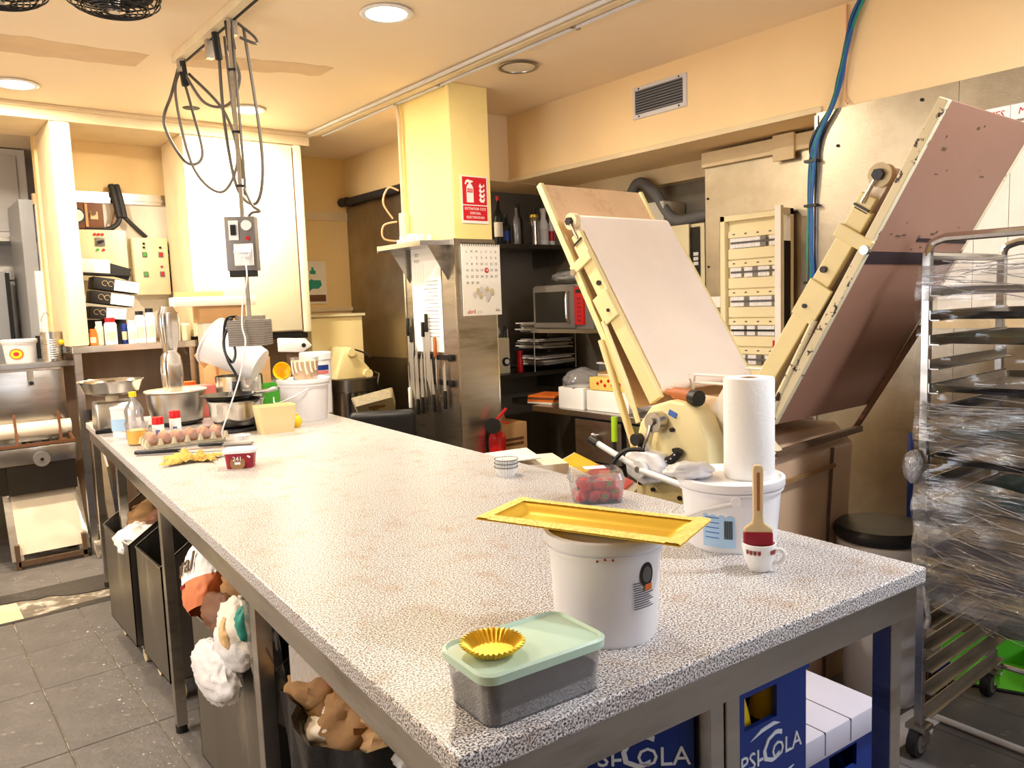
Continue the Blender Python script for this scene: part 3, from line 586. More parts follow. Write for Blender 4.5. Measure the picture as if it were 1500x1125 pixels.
# plastic tubs right of the bowl
ct = thing('storage_tub', 'square cream plastic tub half full of batter', 'tub', (.885, 2.745, .90), R(-9))
loft(MB(), [ring(.150, .11, .015, 0), ring(.178, .135, .018, .125), ring(.174, .131, .017, .125), ring(.146, .106, .014, .003)]).build('tub_body', 'tub', ct); loft(MB(), [ring(.144, .104, .012, .004), ring(.153, .112, .014, .045)]).build('batter', 'batter', ct)
b3 = bucket('food_bucket', 'widest white bucket with lid and wire handle, carrying smaller tubs', (1.155, 3.02, .90), .112, .125, .205, lid='plasticwhite')
MB().tube(spline([(-.03, -.126, .17), (-.11, -.10, .13), (-.16, -.02, .10), (-.13, .08, .12)]), .004, 6).build('handle', 'plasticwhite', b3)
yl = thing('lemon_juice', 'small plastic squeeze lemon beside the widest bucket', 'bottle', (1.012, 2.80, .90)); MB().lathe([(.014, 0), (.024, .015), (.025, .035), (.015, .05), (.009, .056), (.009, .066), (0, .066)], 16).build('bottle_body', 'yellow', yl)
t1 = thing('tall_tub', 'clear tub smeared with orange batter on the widest bucket lid', 'tub', (1.16, 3.0, 1.107)); MB().shell([(.062, 0), (.068, .10), (.071, .112)], .002, 28).build('tub_body', 'clear', t1); MB().lathe([(.060, .002), (.0655, .095), (0, .095)], 28).build('batter', 'batter', t1)
for k in range(6): MB().tube(spline([(.069*math.cos(R(-180+k*22)), .069*math.sin(R(-180+k*22)), .10), (.068*math.cos(R(-178+k*22)), .068*math.sin(R(-178+k*22)), .06), (.067*math.cos(R(-172+k*22)), .067*math.sin(R(-172+k*22)), .03+.01*(k % 3))]), .005, 6).build('drip', 'dough', t1)
t2 = thing('lidded_tub', 'white lidded bucket with blue and red band behind the batter tub', 'bucket', (1.315, 3.21, .90)); MB().lathe([(.075, 0), (.08, .29), (.085, .292), (.085, .325), (.08, .33), (0, .33)], 28).build('tub_body', 'plasticwhite', t2); wraplabel(t2, .0806, -200, -60, .235, .262, 'bluecrate'); wraplabel(t2, .0806, -200, -60, .215, .232, 'pink')
yb = thing('yellow_bowl', 'bright yellow plastic bowl tipped on its side on the bucket lid', 'bowl', (1.075, 3.075, 1.150), rot=(R(75), 0, R(-40))); MB().shell([(.02, -.03), (.04, -.012), (.045, .03)], .002, 24).build('bowl_body', 'yellow', yb)
gb = thing('green_container', 'translucent green plastic container behind the cream tub', 'container', (1.075, 3.335, .90)); loft(MB(), [ring(.13, .12, .03, 0), ring(.16, .15, .035, .17), ring(.155, .145, .035, .17), ring(.125, .115, .03, .003)]).build('tub_body', 'green', gb)
pkb = thing('pink_box', 'low pink plastic box behind the deep bowl', 'box', (.83, 3.635, .90)); MB().bx(-.11, .065, -.06, .06, 0, .17).build('box_body', 'pink', pkb, bevel=.006)
ot = thing('spread_jar', 'clear jar with orange lid behind the tall beater', 'jar', (.80, 3.76, .90)); MB().lathe([(.04, 0), (.042, .14), (.035, .15)], 20).build('jar_body', 'bottleclear', ot); MB().cyl((0, 0, .148), (0, 0, .185), .04, n=20).build('lid', 'orange', ot)
cb = thing('cardboard_box', 'open brown cardboard box behind the tilted bucket', 'box', (.93, 3.68, .90), R(4)); MB().bx(-.02, .28, -.10, .12, 0, .30).build('box_body', 'cardboard', cb, bevel=.002); MB().box((-.07, -.06, .33), (.10, .005, .10), (R(20), R(-40), 0)).build('flap', 'cardboard', cb, smooth=False)
# ================================================================ CEILING FITTINGS
def downlight(x, y, label, on=True, group=None, pw=LAMPW, col=LAMPC):
    t = thing('downlight', label, 'ceiling lamp', (x, y, 2.7), 0, group)
    MB().lathe([(.085, -.002), (.105, -.003), (.112, -.010), (.105, -.014), (.088, -.012), (.085, -.002)], 36).build('ring', 'white' if on else 'steel', t)
    MB().lathe([(0, -.010), (.087, -.009)], 36).build('diffuser', 'lamp' if on else 'lampoff', t)
    if on:
        l = area('lamp_light', (0, 0, -.016), (0, 0, 0), .17, pw, col, 'DISK'); l.parent = t
    return t
downlight(1.286, 2.237, 'lit round ceiling lamp above the middle of the granite table')
downlight(1.373, 4.091, 'lit round ceiling lamp next to the hanging pole')
downlight(.166, 4.164, 'lit round ceiling lamp over the dough divider')
downlight(2.244, 2.527, 'unlit round ceiling lamp beside the yellow column', False)
for x, y in ((-1.15, 2.2), (-1.1, 4.2)): downlight(x, y, 'lit round ceiling lamp over the aisle', True, 'aisle ceiling lamps')
downlight(1.85, -.65, 'neutral white round ceiling lamp over the front table end', True, None, 26, (.93, .96, 1))
hl = tag(place(MB().lathe([(.0, .0), (.045, -.003), (.05, -.0), (.05, .001)], 20).build('ceiling_hole_cover', 'blackmatte'), (1.085, 4.24, 2.6985)), 'small dark round cover on the ceiling beside a lamp', 'cover')
def fan(x, y, label):
    t = thing('ceiling_fan', label, 'fan', (x, y, 2.7))
    MB().lathe([(.12, 0), (.14, -.02), (.14, -.05), (.0, -.05)], 30).build('housing', 'blackmatte', t)
    for r, z in ((.165, -.02), (.165, -.05), (.160, -.075), (.14, -.09), (.12, -.10), (.10, -.105), (.08, -.108), (.06, -.11), (.04, -.11)):
        MB().tube([(r*math.cos(a), r*math.sin(a), z) for a in [2*math.pi*k/32 for k in range(32)]], .003, 5, True).build('guard_ring', 'iron', t)
    for k in range(12):
        a = k*math.pi/6; MB().tube([(.165*math.cos(a), .165*math.sin(a), 0), (.165*math.cos(a), .165*math.sin(a), -.05), (.14*math.cos(a+.1), .14*math.sin(a+.1), -.09), (.04*math.cos(a+.25), .04*math.sin(a+.25), -.11)], .003, 5).build('guard_wire', 'iron', t)
    MB().cyl((0, 0, -.05), (0, 0, -.114), .03, .02, n=16).build('hub', 'steel', t)
    for k in range(4):
        a = k*math.pi/2; MB().box((.075*math.cos(a), .075*math.sin(a), -.075), (.10, .06, .004), (R(24), 0, a)).build('blade', 'black', t, smooth=False)
    return t
fan(.285, 2.52, 'black caged ceiling fan nearer the cable rail'); fan(-.07, 2.635, 'black caged ceiling fan further from the cable rail')
rl = thing('cable_rail', 'cream ceiling rail with bundled dark cables hanging in loops', 'rail', (.725, 0, 2.7))
MB().bx(-.02, .02, -1.6, 3.28, -.04, 0).build('rail', 'trimcream', rl, smooth=False, bevel=.003); MB().tube([(.026, -1.5, -.036), (.026, 3.26, -.036)], .008, 6).build('rail_cable', 'blackmatte', rl)
def loop(pts, r=.007): MB().tube(spline(pts, 10), r, 6).build('hanging_cable', 'cablegrey', rl)
loop([(0, 3.24, -.06), (-.05, 3.22, -.2), (-.10, 3.20, -.35), (-.02, 3.18, -.52), (.06, 3.18, -.48), (.03, 3.20, -.25), (.0, 3.22, -.08)])
loop([(.01, 3.22, -.06), (-.05, 3.16, -.22), (.0, 3.14, -.55), (.12, 3.12, -.66), (.20, 3.10, -.50), (.16, 3.12, -.28), (.03, 3.20, -.10)])
loop([(.0, 3.20, -.08), (.06, 3.10, -.25), (.14, 3.0, -.27), (.17, 2.92, -.16), (.10, 2.86, -.05)])
loop([(.02, 2.74, -.06), (.02, 2.74, -.40), (.05, 2.72, -.70), (.12, 2.68, -.76), (.14, 2.64, -.55), (.08, 2.60, -.05)])
loop([(.04, 2.72, -.06), (.05, 2.71, -.35), (.07, 2.70, -.66)], .006)
loop([(.04, 2.56, -.05), (.10, 2.54, -.10), (.09, 2.50, -.14), (.03, 2.52, -.12)], .006)
[q.build('cable_clamp', 'steel', rl, smooth=False) for q in (MB().cyl((.0, 3.2, -.04), (0, 3.2, -.10), .022, n=10), MB().box((.02, 2.86, -.08), (.03, .03, .08)), MB().box((.02, 2.58, -.07), (.035, .05, .06)))]
for y in (3.2, 3.19, 2.72, 2.56): MB().tube([(0, y, -.05), (.01, y, -.16)], .016, 6).build('cable_bundle', 'blackmatte', rl)
pl_ = thing('hanging_socket_pole', 'steel pole hanging from the ceiling with grey switch and socket box', 'socket pole', (.725, 2.55, 0), R(-35))
MB().bx(-.007, .007, -.007, .007, 1.44, 2.655).build('pole', 'steel', pl_, smooth=False)
MB().tube(spline([(.012, 0, 2.62), (.02, 0, 2.0), (.02, -.01, 1.97), (.05, -.02, 1.90), (.08, -.03, 1.875), (.05, -.035, 1.868), (.03, -.03, 1.85)]), .006, 6).build('pole_cable', 'cablegrey', pl_)
for z in (2.45, 2.2, 1.98): MB().bx(-.014, .018, -.012, .012, z, z+.008).build('cable_tie', 'blackmatte', pl_, smooth=False)
sbx = MB().bx(-.062, .062, -.055, .0, 1.63, 1.852).build('switch_box', 'greypaint', pl_, bevel=.003)
MB().bx(-.045, -.005, -.060, -.055, 1.755, 1.835).build('switch_plate', 'white', sbx, smooth=False, bevel=.002); MB().bx(-.036, -.014, -.067, -.060, 1.775, 1.818).build('rocker', 'black', sbx, bevel=.002, smooth=False)
MB().cyl((.028, -.063, 1.815), (.028, -.055, 1.815), .021, n=20).build('round_socket', 'white', sbx); MB().cyl((.030, -.060, 1.762), (.030, -.055, 1.762), .008, n=12).build('pilot_light', 'red', sbx)
MB().bx(-.028, .050, -.064, -.055, 1.650, 1.740).build('socket_frame', 'white', sbx, bevel=.003); MB().box((.012, -.078, 1.715), (.070, .006, .036), (R(-38), 0, 0)).build('socket_flap', 'plasticwhite', sbx, bevel=.002); MB().bx(.0, .035, -.082, -.064, 1.683, 1.703).build('white_plug', 'plasticwhite', sbx, bevel=.003)
MB().bx(-.055, .05, -.05, -.005, 1.605, 1.63).build('box_foot', 'blackmatte', pl_, smooth=False)
lbx = MB().bx(-.075, .075, -.07, .07, 1.315, 1.425).build('lower_block', 'greypaint', pl_, smooth=False, bevel=.002)
for k in range(11): MB().bx(-.073, .0765, -.0715, .0715, 1.318+k*.0096, 1.3225+k*.0096).build('fin', 'steel', lbx, smooth=False)
MB().bx(-.05, .06, -.03, .03, 1.425, 1.442).build('foot_plate', 'steel', pl_, smooth=False)
MB().tube(spline([(.018, -.08, 1.685), (.025, -.09, 1.60), (.0, -.085, 1.50), (-.01, -.085, 1.40), (.0, -.09, 1.33), (-.03, -.09, 1.20), (-.09, -.08, 1.05), (-.13, -.06, .96), (-.14, -.02, .925)]), .0035, 6).build('white_cord', 'white', pl_)
MB().tube(spline([(-.05, 0, 1.44), (-.09, -.02, 1.43), (-.10, -.04, 1.36), (-.10, -.04, 1.29), (-.07, -.05, 1.25), (-.055, -.05, 1.30), (-.08, -.05, 1.40), (-.06, -.05, 1.43), (-.10, -.05, 1.34), (-.085, -.06, 1.26), (-.06, -.05, 1.20), (-.055, -.05, 1.17)]), .006, 6).build('black_cord', 'black', pl_); MB().bx(-.075, -.042, -.065, -.035, 1.13, 1.17).build('black_plug', 'black', pl_, bevel=.004)
# ================================================================ BACK-LEFT CABINETS
cbn = thing('wall_cabinet', 'tall glossy cream wall cabinet beside the hanging pole', 'cabinet', (0, 4.57, 0))
MB().bx(1.11, 1.915, .012, .45, 1.31, 2.612).build('cabinet_body', 'trimcream', cbn, smooth=False)
MB().bx(1.115, 1.85, -.012, .012, 1.318, 2.60).build('door', 'creamdoor', cbn, bevel=.004); MB().bx(1.862, 1.92, -.018, .03, 1.30, 2.612).build('side_post', 'creamdoor', cbn, bevel=.012); MB().bx(1.14, 1.90, .02, .40, 1.26, 1.305).build('under_strip', 'blackmatte', cbn, smooth=False)
MB().bx(1.853, 1.859, -.004, .012, 1.32, 2.59).build('door_gap', 'brown', cbn, smooth=False)
sp_ = thing('cabinet_post', 'tall cream side panel left of the open shelf', 'panel', (0, 4.57, 0))
MB().bx(.385, .478, -.01, .05, 1.29, 2.612).build('front_post', 'creamdoor', sp_, bevel=.012); MB().bx(.372, .395, .01, .50, 1.29, 2.612).build('side_panel', 'trimcream', sp_, smooth=False)
sh = thing('steel_shelf', 'stainless steel shelf below the control boxes', 'shelf', (0, 4.57, 0)); MB().bx(.38, 1.112, -.02, .52, 1.245, 1.288).build('shelf_board', 'steelclean', sh, smooth=False, bevel=.003)
for x in (.39, 1.06): MB().bx(x, x+.04, .0, .04, 0, 1.245).build('leg', 'steel', sh, smooth=False)
# control boxes on the back wall
def cbox(x0, x1, z0, z1, label, dots):
    t = thing('control_box', label, 'control box', (0, 5.085, 0)); MB().bx(x0, x1, -.09, 0, z0, z1).build('case', 'boxbeige', t, bevel=.004)
    for x, z, r, m in dots: MB().cyl((x, -.098, z), (x, -.09, z), r, n=14).build('button', m, t)
    return t
c1 = cbox(.555, .835, 1.70, 2.03, 'cream control box with black rotary switch', [(.645, 2.0, .009, 'printred'), (.668, 2.0, .009, 'printred'), (.691, 2.0, .009, 'printred'), (.655, 1.90, .009, 'green'), (.690, 1.90, .009, 'red')])
MB().bx(.645, .702, -.10, -.09, 1.925, 1.98).build('rotary_plate', 'greypaint', c1, bevel=.003); MB().box((.674, -.108, 1.953), (.04, .014, .018), (0, R(-20), 0)).build('rotary_knob', 'black', c1, bevel=.004)
c2 = cbox(.872, 1.095, 1.60, 1.985, 'cream control box with green and red buttons', [(.94, 1.945, .008, 'blackmatte'), (.94, 1.92, .008, 'blackmatte'), (1.045, 1.92, .008, 'blackmatte'), (1.045, 1.79, .008, 'maroon')])
for x, z, m in ((.94, 1.872, 'green'), (1.045, 1.872, 'red'), (.94, 1.74, 'green'), (1.045, 1.74, 'red')): MB().bx(x-.015, x+.015, -.096, -.09, z-.018, z+.018).build('square_button', 'greypaint', c2, smooth=False); MB().bx(x-.009, x+.009, -.102, -.096, z-.012, z+.012).build('button_cap', m, c2, smooth=False)
MB().bx(1.095, 1.11, -.06, -.02, 1.88, 1.91).bx(1.095, 1.115, -.06, -.02, 1.62, 1.74).build('side_gland', 'black', c2, bevel=.004)
pcf = thing('pressure_gauge_box', 'brown framed box with round gauge on the cream wall', 'gauge', (0, 5.085, 0)); MB().bx(.50, .715, -.06, 0, 2.04, 2.205).build('case', 'brown', pcf, bevel=.003); MB().bx(.635, .68, -.066, -.06, 2.10, 2.15).build('plate', 'woodlight', pcf, smooth=False); MB().cyl((.655, -.08, 2.14), (.655, -.06, 2.14), .014, n=14).build('knob', 'darkwood', pcf); MB().bx(.605, .62, -.068, -.06, 2.05, 2.20).build('strip', 'cardboard', pcf, smooth=False); MB().cyl((.555, -.075, 2.12), (.555, -.06, 2.12), .05, n=24).build('gauge_rim', 'black', pcf); MB().cyl((.555, -.079, 2.12), (.555, -.075, 2.12), .038, n=24).build('gauge_face', 'cardwhite', pcf)
cl = thing('black_cable_loom', 'thick black cable bundle forking above the control boxes', 'cable', (0, 5.05, 0))
for dx in (-.02, .012): MB().tube(spline([(.805+dx, .02, 2.335), (.815+dx, -.01, 2.25), (.83+dx, -.02, 2.12)]), .021, 8).build('trunk', 'rubber', cl)
MB().tube(spline([(.82, -.01, 2.13), (.79, -.02, 2.07), (.72, -.02, 2.035), (.60, -.02, 2.03)]), .017, 8).build('branch', 'rubber', cl); MB().tube(spline([(.84, -.01, 2.13), (.90, -.02, 2.06), (.97, -.02, 1.99)]), .015, 8).build('branch', 'rubber', cl)
MB().tube(spline([(.80, -.01, 2.20), (.77, -.01, 2.10), (.75, -.01, 2.04)]), .005, 6).build('thin_wire', 'brown', cl)
# cake boxes on the shelf
def cakebox(x, y, z, rz, tilt, label, w=.20, d=.16, h=.075):
    t = thing('cake_box', label, 'box', (x, y, z), rot=(0, tilt, rz)); MB().bx(-w/2, w/2, -d/2, d/2, 0, h).build('box_body', 'blackmatte', t, bevel=.002); MB().bx(-.01, w/2+.004, -d/2-.003, -d/2, .004, h-.003).build('white_end', 'paper', t, smooth=False)
    for k in range(2): MB().tube(arc((-.03-.035*k, -d/2-.001, h*.55), .016, 0, 300, 10, 'y'), .0011, 5).build('swirl', 'woodlight', t)
    MB().tube(arc((.04, -d/2-.004, h*.5), .02, 0, 240, 10, 'y'), .0009, 5).build('swirl', 'woodlight', t); return t
cakebox(.62, 4.78, 1.445, 0, R(6), 'lowest black and white cake box of the leaning pile'); cakebox(.65, 4.78, 1.535, 0, R(9), 'second lowest black and white cake box of the leaning pile', .24); cakebox(.68, 4.79, 1.62, 0, R(9), 'upper black and white cake box of the leaning pile', .26)
tb2 = thing('cake_box', 'white carton with black flap topping the leaning pile', 'box', (.60, 4.80, 1.735), rot=(0, R(3), 0)); MB().bx(-.13, .06, -.08, .08, 0, .085).build('box_body', 'paper', tb2, bevel=.002); MB().box((.11, -.06, .015), (.14, .02, .075), (0, R(14), 0)).build('black_flap', 'blackmatte', tb2, smooth=False); MB().bx(-.135, .18, -.085, .085, -.010, 0).build('black_tray', 'blackmatte', tb2, smooth=False)
# supports under pile + jars
tag(MB().bx(.49, .75, 4.83, 4.98, 1.289, 1.445).build('tin_box', 'blackmatte', bevel=.004), 'black tin behind the bottles carrying the cake boxes', 'tin')
def jar(x, y, r, h, m, lid, label, lh=.025, mid=None):
    t = thing('supply_jar', label, 'jar', (x, y, 1.289)); MB().lathe([(r*.95, 0), (r, .005), (r, h*.75), (r*.75, h-lh)], 18).build('jar_body', m, t)
    if lid: MB().cyl((0, 0, h-lh), (0, 0, h), r*.8, n=16).build('lid', lid, t)
    wraplabel(t, r+.0005, -150, -60, h*.15, h*.5, mid or 'boxbeige'); return t
jar(.508, 4.60, .022, .10, 'orange', 'orange', 'small orange jar at the shelf end'); jar(.548, 4.62, .023, .145, 'boxbeige', 'cardwhite', 'cream bottle beside the red lidded jar'); jar(.610, 4.61, .036, .165, 'plasticwhite', 'red', 'white jar with wide red lid', .028)
jar(.70, 4.66, .02, .15, 'bluecrate', 'black', 'dark blue bottle behind the white jars'); jar(.735, 4.61, .027, .145, 'plasticwhite', 'cardwhite', 'short white bottle with plain cap'); jar(.785, 4.62, .030, .20, 'plasticwhite', 'black', 'white bottle with narrow black cap'); jar(.845, 4.62, .03, .215, 'plasticwhite', 'black', 'tallest white bottle with black cap, by the beater')
jar(.99, 4.62, .036, .185, 'cardwhite', 'red', 'white canister with pink rim right of the beater', .01); jar(1.06, 4.62, .03, .135, 'boxbeige', None, 'plain cream carton jar at the cabinet end')
cdb = thing('open_cake_carton', 'flat open cardboard box with raised flaps on the shelf', 'box', (1.17, 4.44, 1.40), R(-4)); MB().bx(-.09, .20, -.10, .08, 0, .105).build('box_body', 'cardboard', cdb, bevel=.002); MB().bx(-.24, .26, -.13, .02, .105, .165).build('raised_lid', 'cardwhite', cdb, bevel=.002); MB().bx(-.07, .18, -.09, .07, -.16, 0).build('lower_carton', 'cardwhite', cdb, bevel=.002); MB().bx(-.2, .1, .03, .06, .165, .20).build('back_flap', 'cardboard', cdb, smooth=False)
cn2 = tag(MB().bx(1.10, 1.35, 4.35, 4.53, 0, 1.24).build('packing_carton', 'cardboard', bevel=.003), 'tall brown carton below the cabinet', 'box')
# counter under the cabinet: trays, sockets
ck = thing('back_counter', 'dark steel counter below the cream cabinet', 'counter', (0, 0, 0)); MB().bx(1.40, 1.93, 4.62, 5.075, .86, .90).build('counter_top', 'steeldark', ck, smooth=False); MB().bx(1.42, 1.91, 4.66, 5.075, 0, .86).build('counter_body', 'steeldark', ck, smooth=False)
for k in range(5): tag(place(MB().bx(-.15, .15, -.11, .11, 0, .012).build('flat_tray', 'greywhite', bevel=.003), (1.60, 4.82, .901+k*.0125), R(-8+5*k)), 'grey flat tray in the stack below the cabinet sockets', 'tray', 'stacked flat trays')
for x in (1.50, 1.66): 
    s = thing('wall_socket', 'dark wall socket with plugged black cord below the cabinet', 'socket', (x, 5.078, 1.17), 0, 'sockets below the cabinet'); MB().bx(-.045, .045, -.02, 0, -.045, .045).build('plate', 'greypaint', s, bevel=.004); MB().cyl((0, -.04, 0), (0, -.02, 0), .024, n=14).build('plug', 'black', s); MB().tube(spline([(0, -.04, 0), (.03, -.07, -.05), (.06, -.07, -.15), (.07, -.06, -.255)]), .007, 6).build('cord', 'black', s)
wp = thing('white_dispenser', 'white angular dispenser head with dark hole beside the bucket', 'dispenser', (1.55, 4.05, .90), R(-25)); MB().bx(-.04, .06, -.03, .05, 0, .31).build('stand', 'darkwood', wp, smooth=False); MB().prism([(-.09, .30), (.06, .29), (.12, .33), (.08, .375), (-.09, .385)], 'y', -.06, .05).build('head', 'plasticwhite', wp, bevel=.006); MB().cyl((.07, -.064, .335), (.07, -.06, .335), .014, n=14).build('nozzle_hole', 'black', wp)
tag(MB().bx(1.44, 1.66, 3.98, 4.16, .0, .898).build('side_stand', 'steeldark', smooth=False), 'dark steel stand under the white dispenser', 'stand')
# ================================================================ DOUGH DIVIDER, LEFT
dv = thing('dough_divider', 'worn stainless dough divider machine with sloping floury chute', 'dough machine', (0, 4.78, 0))
MB().bx(-.45, .36, .0, .42, .72, 1.17).build('hopper_body', 'steel', dv, bevel=.006); MB().bx(-.45, .46, -.03, .45, 1.165, 1.20).build('top_shelf', 'steel', dv, smooth=False, bevel=.003); MB().bx(-.45, .345, -.006, 0, 1.15, 1.165).build('top_lip', 'steelclean', dv, smooth=False)
MB().bx(.165, .195, -.012, .0, 1.06, 1.15).build('latch_plate', 'steelclean', dv, smooth=False); MB().cyl((.18, -.02, 1.075), (.18, -.01, 1.075), .012, n=12).build('latch_hole', 'black', dv)
MB().cyl((-.45, -.06, .80), (.36, -.06, .80), .045, n=18).build('white_roller', 'dough', dv)
for x in (.065, .295): MB().beam((x, -.115, .72), (x, -.08, .90), .014, .014).build('rusty_bar', 'brown', dv, smooth=False)
MB().beam((-.45, -.12, .715), (.37, -.12, .715), .016, .016).beam((.36, -.115, .72), (.30, -.02, .88), .012, .012).build('rusty_bar', 'brown', dv, smooth=False)
MB().bx(-.45, .375, -.13, .02, .60, .70).build('front_beam', 'steel', dv, bevel=.004); MB().cyl((.18, -.145, .625), (.18, -.13, .625), .045, n=24).build('hand_wheel', 'greypaint', dv); MB().cyl((.18, -.15, .625), (.18, -.145, .625), .009, n=8).build('wheel_bolt', 'black', dv)
MB().bx(-.4, .34, -.05, .30, .42, .60).build('lower_body', 'steeldark', dv, smooth=False)
MB().prism([(-.11, .60), (.02, .60), (.02, .40), (-.11, .42)], 'x', .0, .36).build('inner_face', 'steeldark', dv, smooth=False)
MB().sheet(lambda u, v: (.01+.34*u, -.02-.19*v, .44-.36*v), 1, 1).build('chute', mat('flourchute', (222, 208, 186), .7, 0, .08, 6, c2=(96, 80, 62), thr=.74, s2=26, soft=.02), dv, thick=.012)
for x in (.0, .35): MB().beam((x, -.01, .46), (x, -.225, .05), .02, .06, up=(1, 0, 0)).build('chute_side', 'steel', dv, smooth=False); MB().bx(x-.012, x+.012, -.24, -.20, 0, .15).build('chute_foot', 'darkwood', dv, smooth=False)
MB().bx(.0, .36, -.24, -.22, .02, .05).build('cross_bar', 'darkwood', dv, smooth=False)
for x in (-.4, .30): MB().bx(x, x+.05, .05, .35, 0, .45).build('stand', 'steeldark', dv, smooth=False)
bkt = bucket('food_bucket', 'white bucket with orange food print on the dough divider', (.150, 4.88, 1.20), .078, .092, .135, lid='plasticwhite'); wrapoval(bkt, .0885, -110, .055, .040, .034, 'orange', 'orange_print'); wrapoval(bkt, .0893, -110, .055, .030, .024, 'yellow', 'yellow_print'); wrapoval(bkt, .0900, -110, .055, .016, .013, 'red', 'red_print')
tn = thing('tin_can', 'large ribbed tin can with a bent spoon inside', 'can', (.312, 4.80, 1.20)); MB().shell([(.058, 0), (.058, .18)], .0015, 30).build('can_body', 'steel', tn)
for k in range(9): MB().tube([(.0585*math.cos(a), .0585*math.sin(a), .02+.014*k) for a in [2*math.pi*i/28 for i in range(28)]], .002, 5, True).build('rib', 'steelclean', tn)
MB().sph((.045, -.045, .115), .016, (1, .6, 1)).build('yellow_tag', 'yellow', tn); MB().tube(spline([(-.02, 0, .05), (-.05, 0, .22), (-.02, 0, .30), (.0, 0, .28)]), .004, 6).build('spoon', 'steelclean', tn)
# passage on the far left
fcab = thing('upper_cupboard', 'pale grey cupboard hung high in the passage', 'cupboard', (0, 6.0, 0)); MB().bx(-.6, .43, 0, .39, 2.06, 2.69).build('cupboard_body', 'greywhite', fcab, smooth=False, bevel=.004); MB().bx(-.6, .37, -.015, 0, 2.10, 2.64).build('door', 'greywhite', fcab, bevel=.004)
MB().bx(-.6, .46, -.02, .38, 2.03, 2.06).build('rim', 'steel', fcab, smooth=False)
fr = thing('dark_fridge', 'dark grey fridge with black door seal in the passage', 'fridge', (0, 5.75, 0)); MB().bx(-.75, .22, 0, .6, 0, 1.80).build('fridge_body', 'fridge', fr, smooth=False); MB().bx(.205, .232, -.015, .02, .02, 1.79).build('door_seal', 'black', fr, smooth=False)
gp = thing('steel_door_leaf', 'tall grey steel door leaf beside the cream panel', 'door', (0, 5.35, 0)); MB().bx(.28, .36, 0, .55, 0, 2.25).build('leaf', 'fridge', gp, smooth=False); MB().bx(.33, .385, -.05, 0, 0, 1.78).build('white_strip', 'white', gp, smooth=False); MB().bx(.37, .40, -.04, .02, 1.0, 2.22).build('pale_strip', 'cardwhite', gp, smooth=False); MB().bx(.36, .41, -.035, .02, 2.22, 2.29).build('wood_cap', 'woodlight', gp, smooth=False); MB().bx(.30, .325, -.012, 0, 1.2, 1.35).build('latch', 'black', gp, smooth=False)
sw = thing('light_switch', 'double white light switch plate on passage panelling', 'switch', (.325, 6.385, 1.82)); MB().bx(-.09, .09, -.015, .015, -.05, .05).build('plate', 'white', sw, bevel=.004); MB().bx(-.06, -.005, -.022, -.015, -.03, .03).build('rocker', 'plasticwhite', sw, smooth=False); MB().cyl((.045, -.02, 0), (.045, -.015, 0), .022, n=14).build('socket', 'greypaint', sw)
# machine leg and beige pedestal under the far table end
ml = thing('steel_trestle', 'splayed steel trestle leg beyond the table end', 'trestle', (.53, 4.52, 0)); MB().beam((.0, 0, .10), (.06, 0, .86), .04, .04).beam((.0, .0, .10), (-.06, .05, .86), .04, .05).build('leg', 'steel', ml, smooth=False); MB().bx(-.035, .035, -.03, .03, .085, .115).build('foot', 'rubber', ml, smooth=False); MB().bx(-.10, .10, -.02, .06, .84, .90).build('bracket', 'iron', ml, smooth=False); MB().tube(spline([(-.03, -.03, .80), (-.05, -.04, .7), (-.03, -.04, .55)]), .006, 6).build('white_wire', 'white', ml)
plt = tag(MB().bx(.40, .98, 4.45, 5.0, 0, .085).build('floor_plinth', 'grout', bevel=.006), 'low floury concrete plinth under the trestle', 'plinth')
bp_ = thing('beige_pedestal', 'beige cast machine pedestal with rounded foot under the table end', 'pedestal', (.74, 4.66, .085)); MB().lathe([(.13, 0), (.13, .08), (.10, .115), (.05, .13), (.04, .16), (.03, .5), (.035, .62), (0, .62)], 24).build('pedestal_body', 'machine', bp_); MB().bx(-.12, .0, -.03, .03, .60, .70).build('clamp', 'steel', bp_, bevel=.006); MB().bx(-.11, -.05, -.035, .03, .53, .60).build('brass_block', 'brownpaper', bp_, bevel=.004)
bkb = thing('blue_bucket', 'dark blue bucket with black lid behind the first bin', 'bucket', (.72, 4.05, 0)); MB().lathe([(.13, 0), (.15, .40), (.155, .40), (.155, .44), (0, .44)], 28).build('body', 'bluecrate', bkb); MB().lathe([(.157, .42), (.16, .46), (.12, .475), (0, .475)], 28).build('lid', 'black', bkb)
# ================================================================ COLUMN THINGS
sg = thing('fire_extinguisher_sign', 'red and white fire extinguisher sign on the yellow column', 'sign', (2.238, 2.953, 2.055))
MB().bx(-.094, .094, -.003, 0, -.134, .134).build('sign_plate', 'white', sg, smooth=False); MB().bx(-.086, .086, -.0042, -.003, -.028, .128).build('red_field', 'signred', sg, smooth=False); MB().bx(-.086, .086, -.0042, -.003, -.118, -.034).build('red_field', 'signred', sg, smooth=False)
MB().prism([(-.058, -.016), (-.010, -.016), (-.010, .066), (-.018, .082), (-.026, .088), (-.026, .096), (-.012, .100), (-.014, .108), (-.030, .108), (-.044, .114), (-.060, .108), (-.070, .088), (-.062, .084), (-.052, .098), (-.042, .098), (-.042, .088), (-.050, .082), (-.058, .066)], 'y', -.0052, -.0042).build('extinguisher_symbol', 'white', sg, smooth=False)
MB().bx(-.054, -.014, -.0058, -.0052, .040, .062).build('symbol_band', 'signred', sg, smooth=False); txt('CO2', .017, 'white', sg, (-.034, -.0062, .051), FY)
for k in range(4): 
    z = -.012+k*.026; MB().prism([(.030, z+.012), (.040, z), (.062, z-.002+.004*k), (.072, z+.014), (.066, z+.028), (.058, z+.012), (.048, z+.016), (.040, z+.030)], 'y', -.0052, -.0042).build('flame_symbol', 'white', sg, smooth=False)
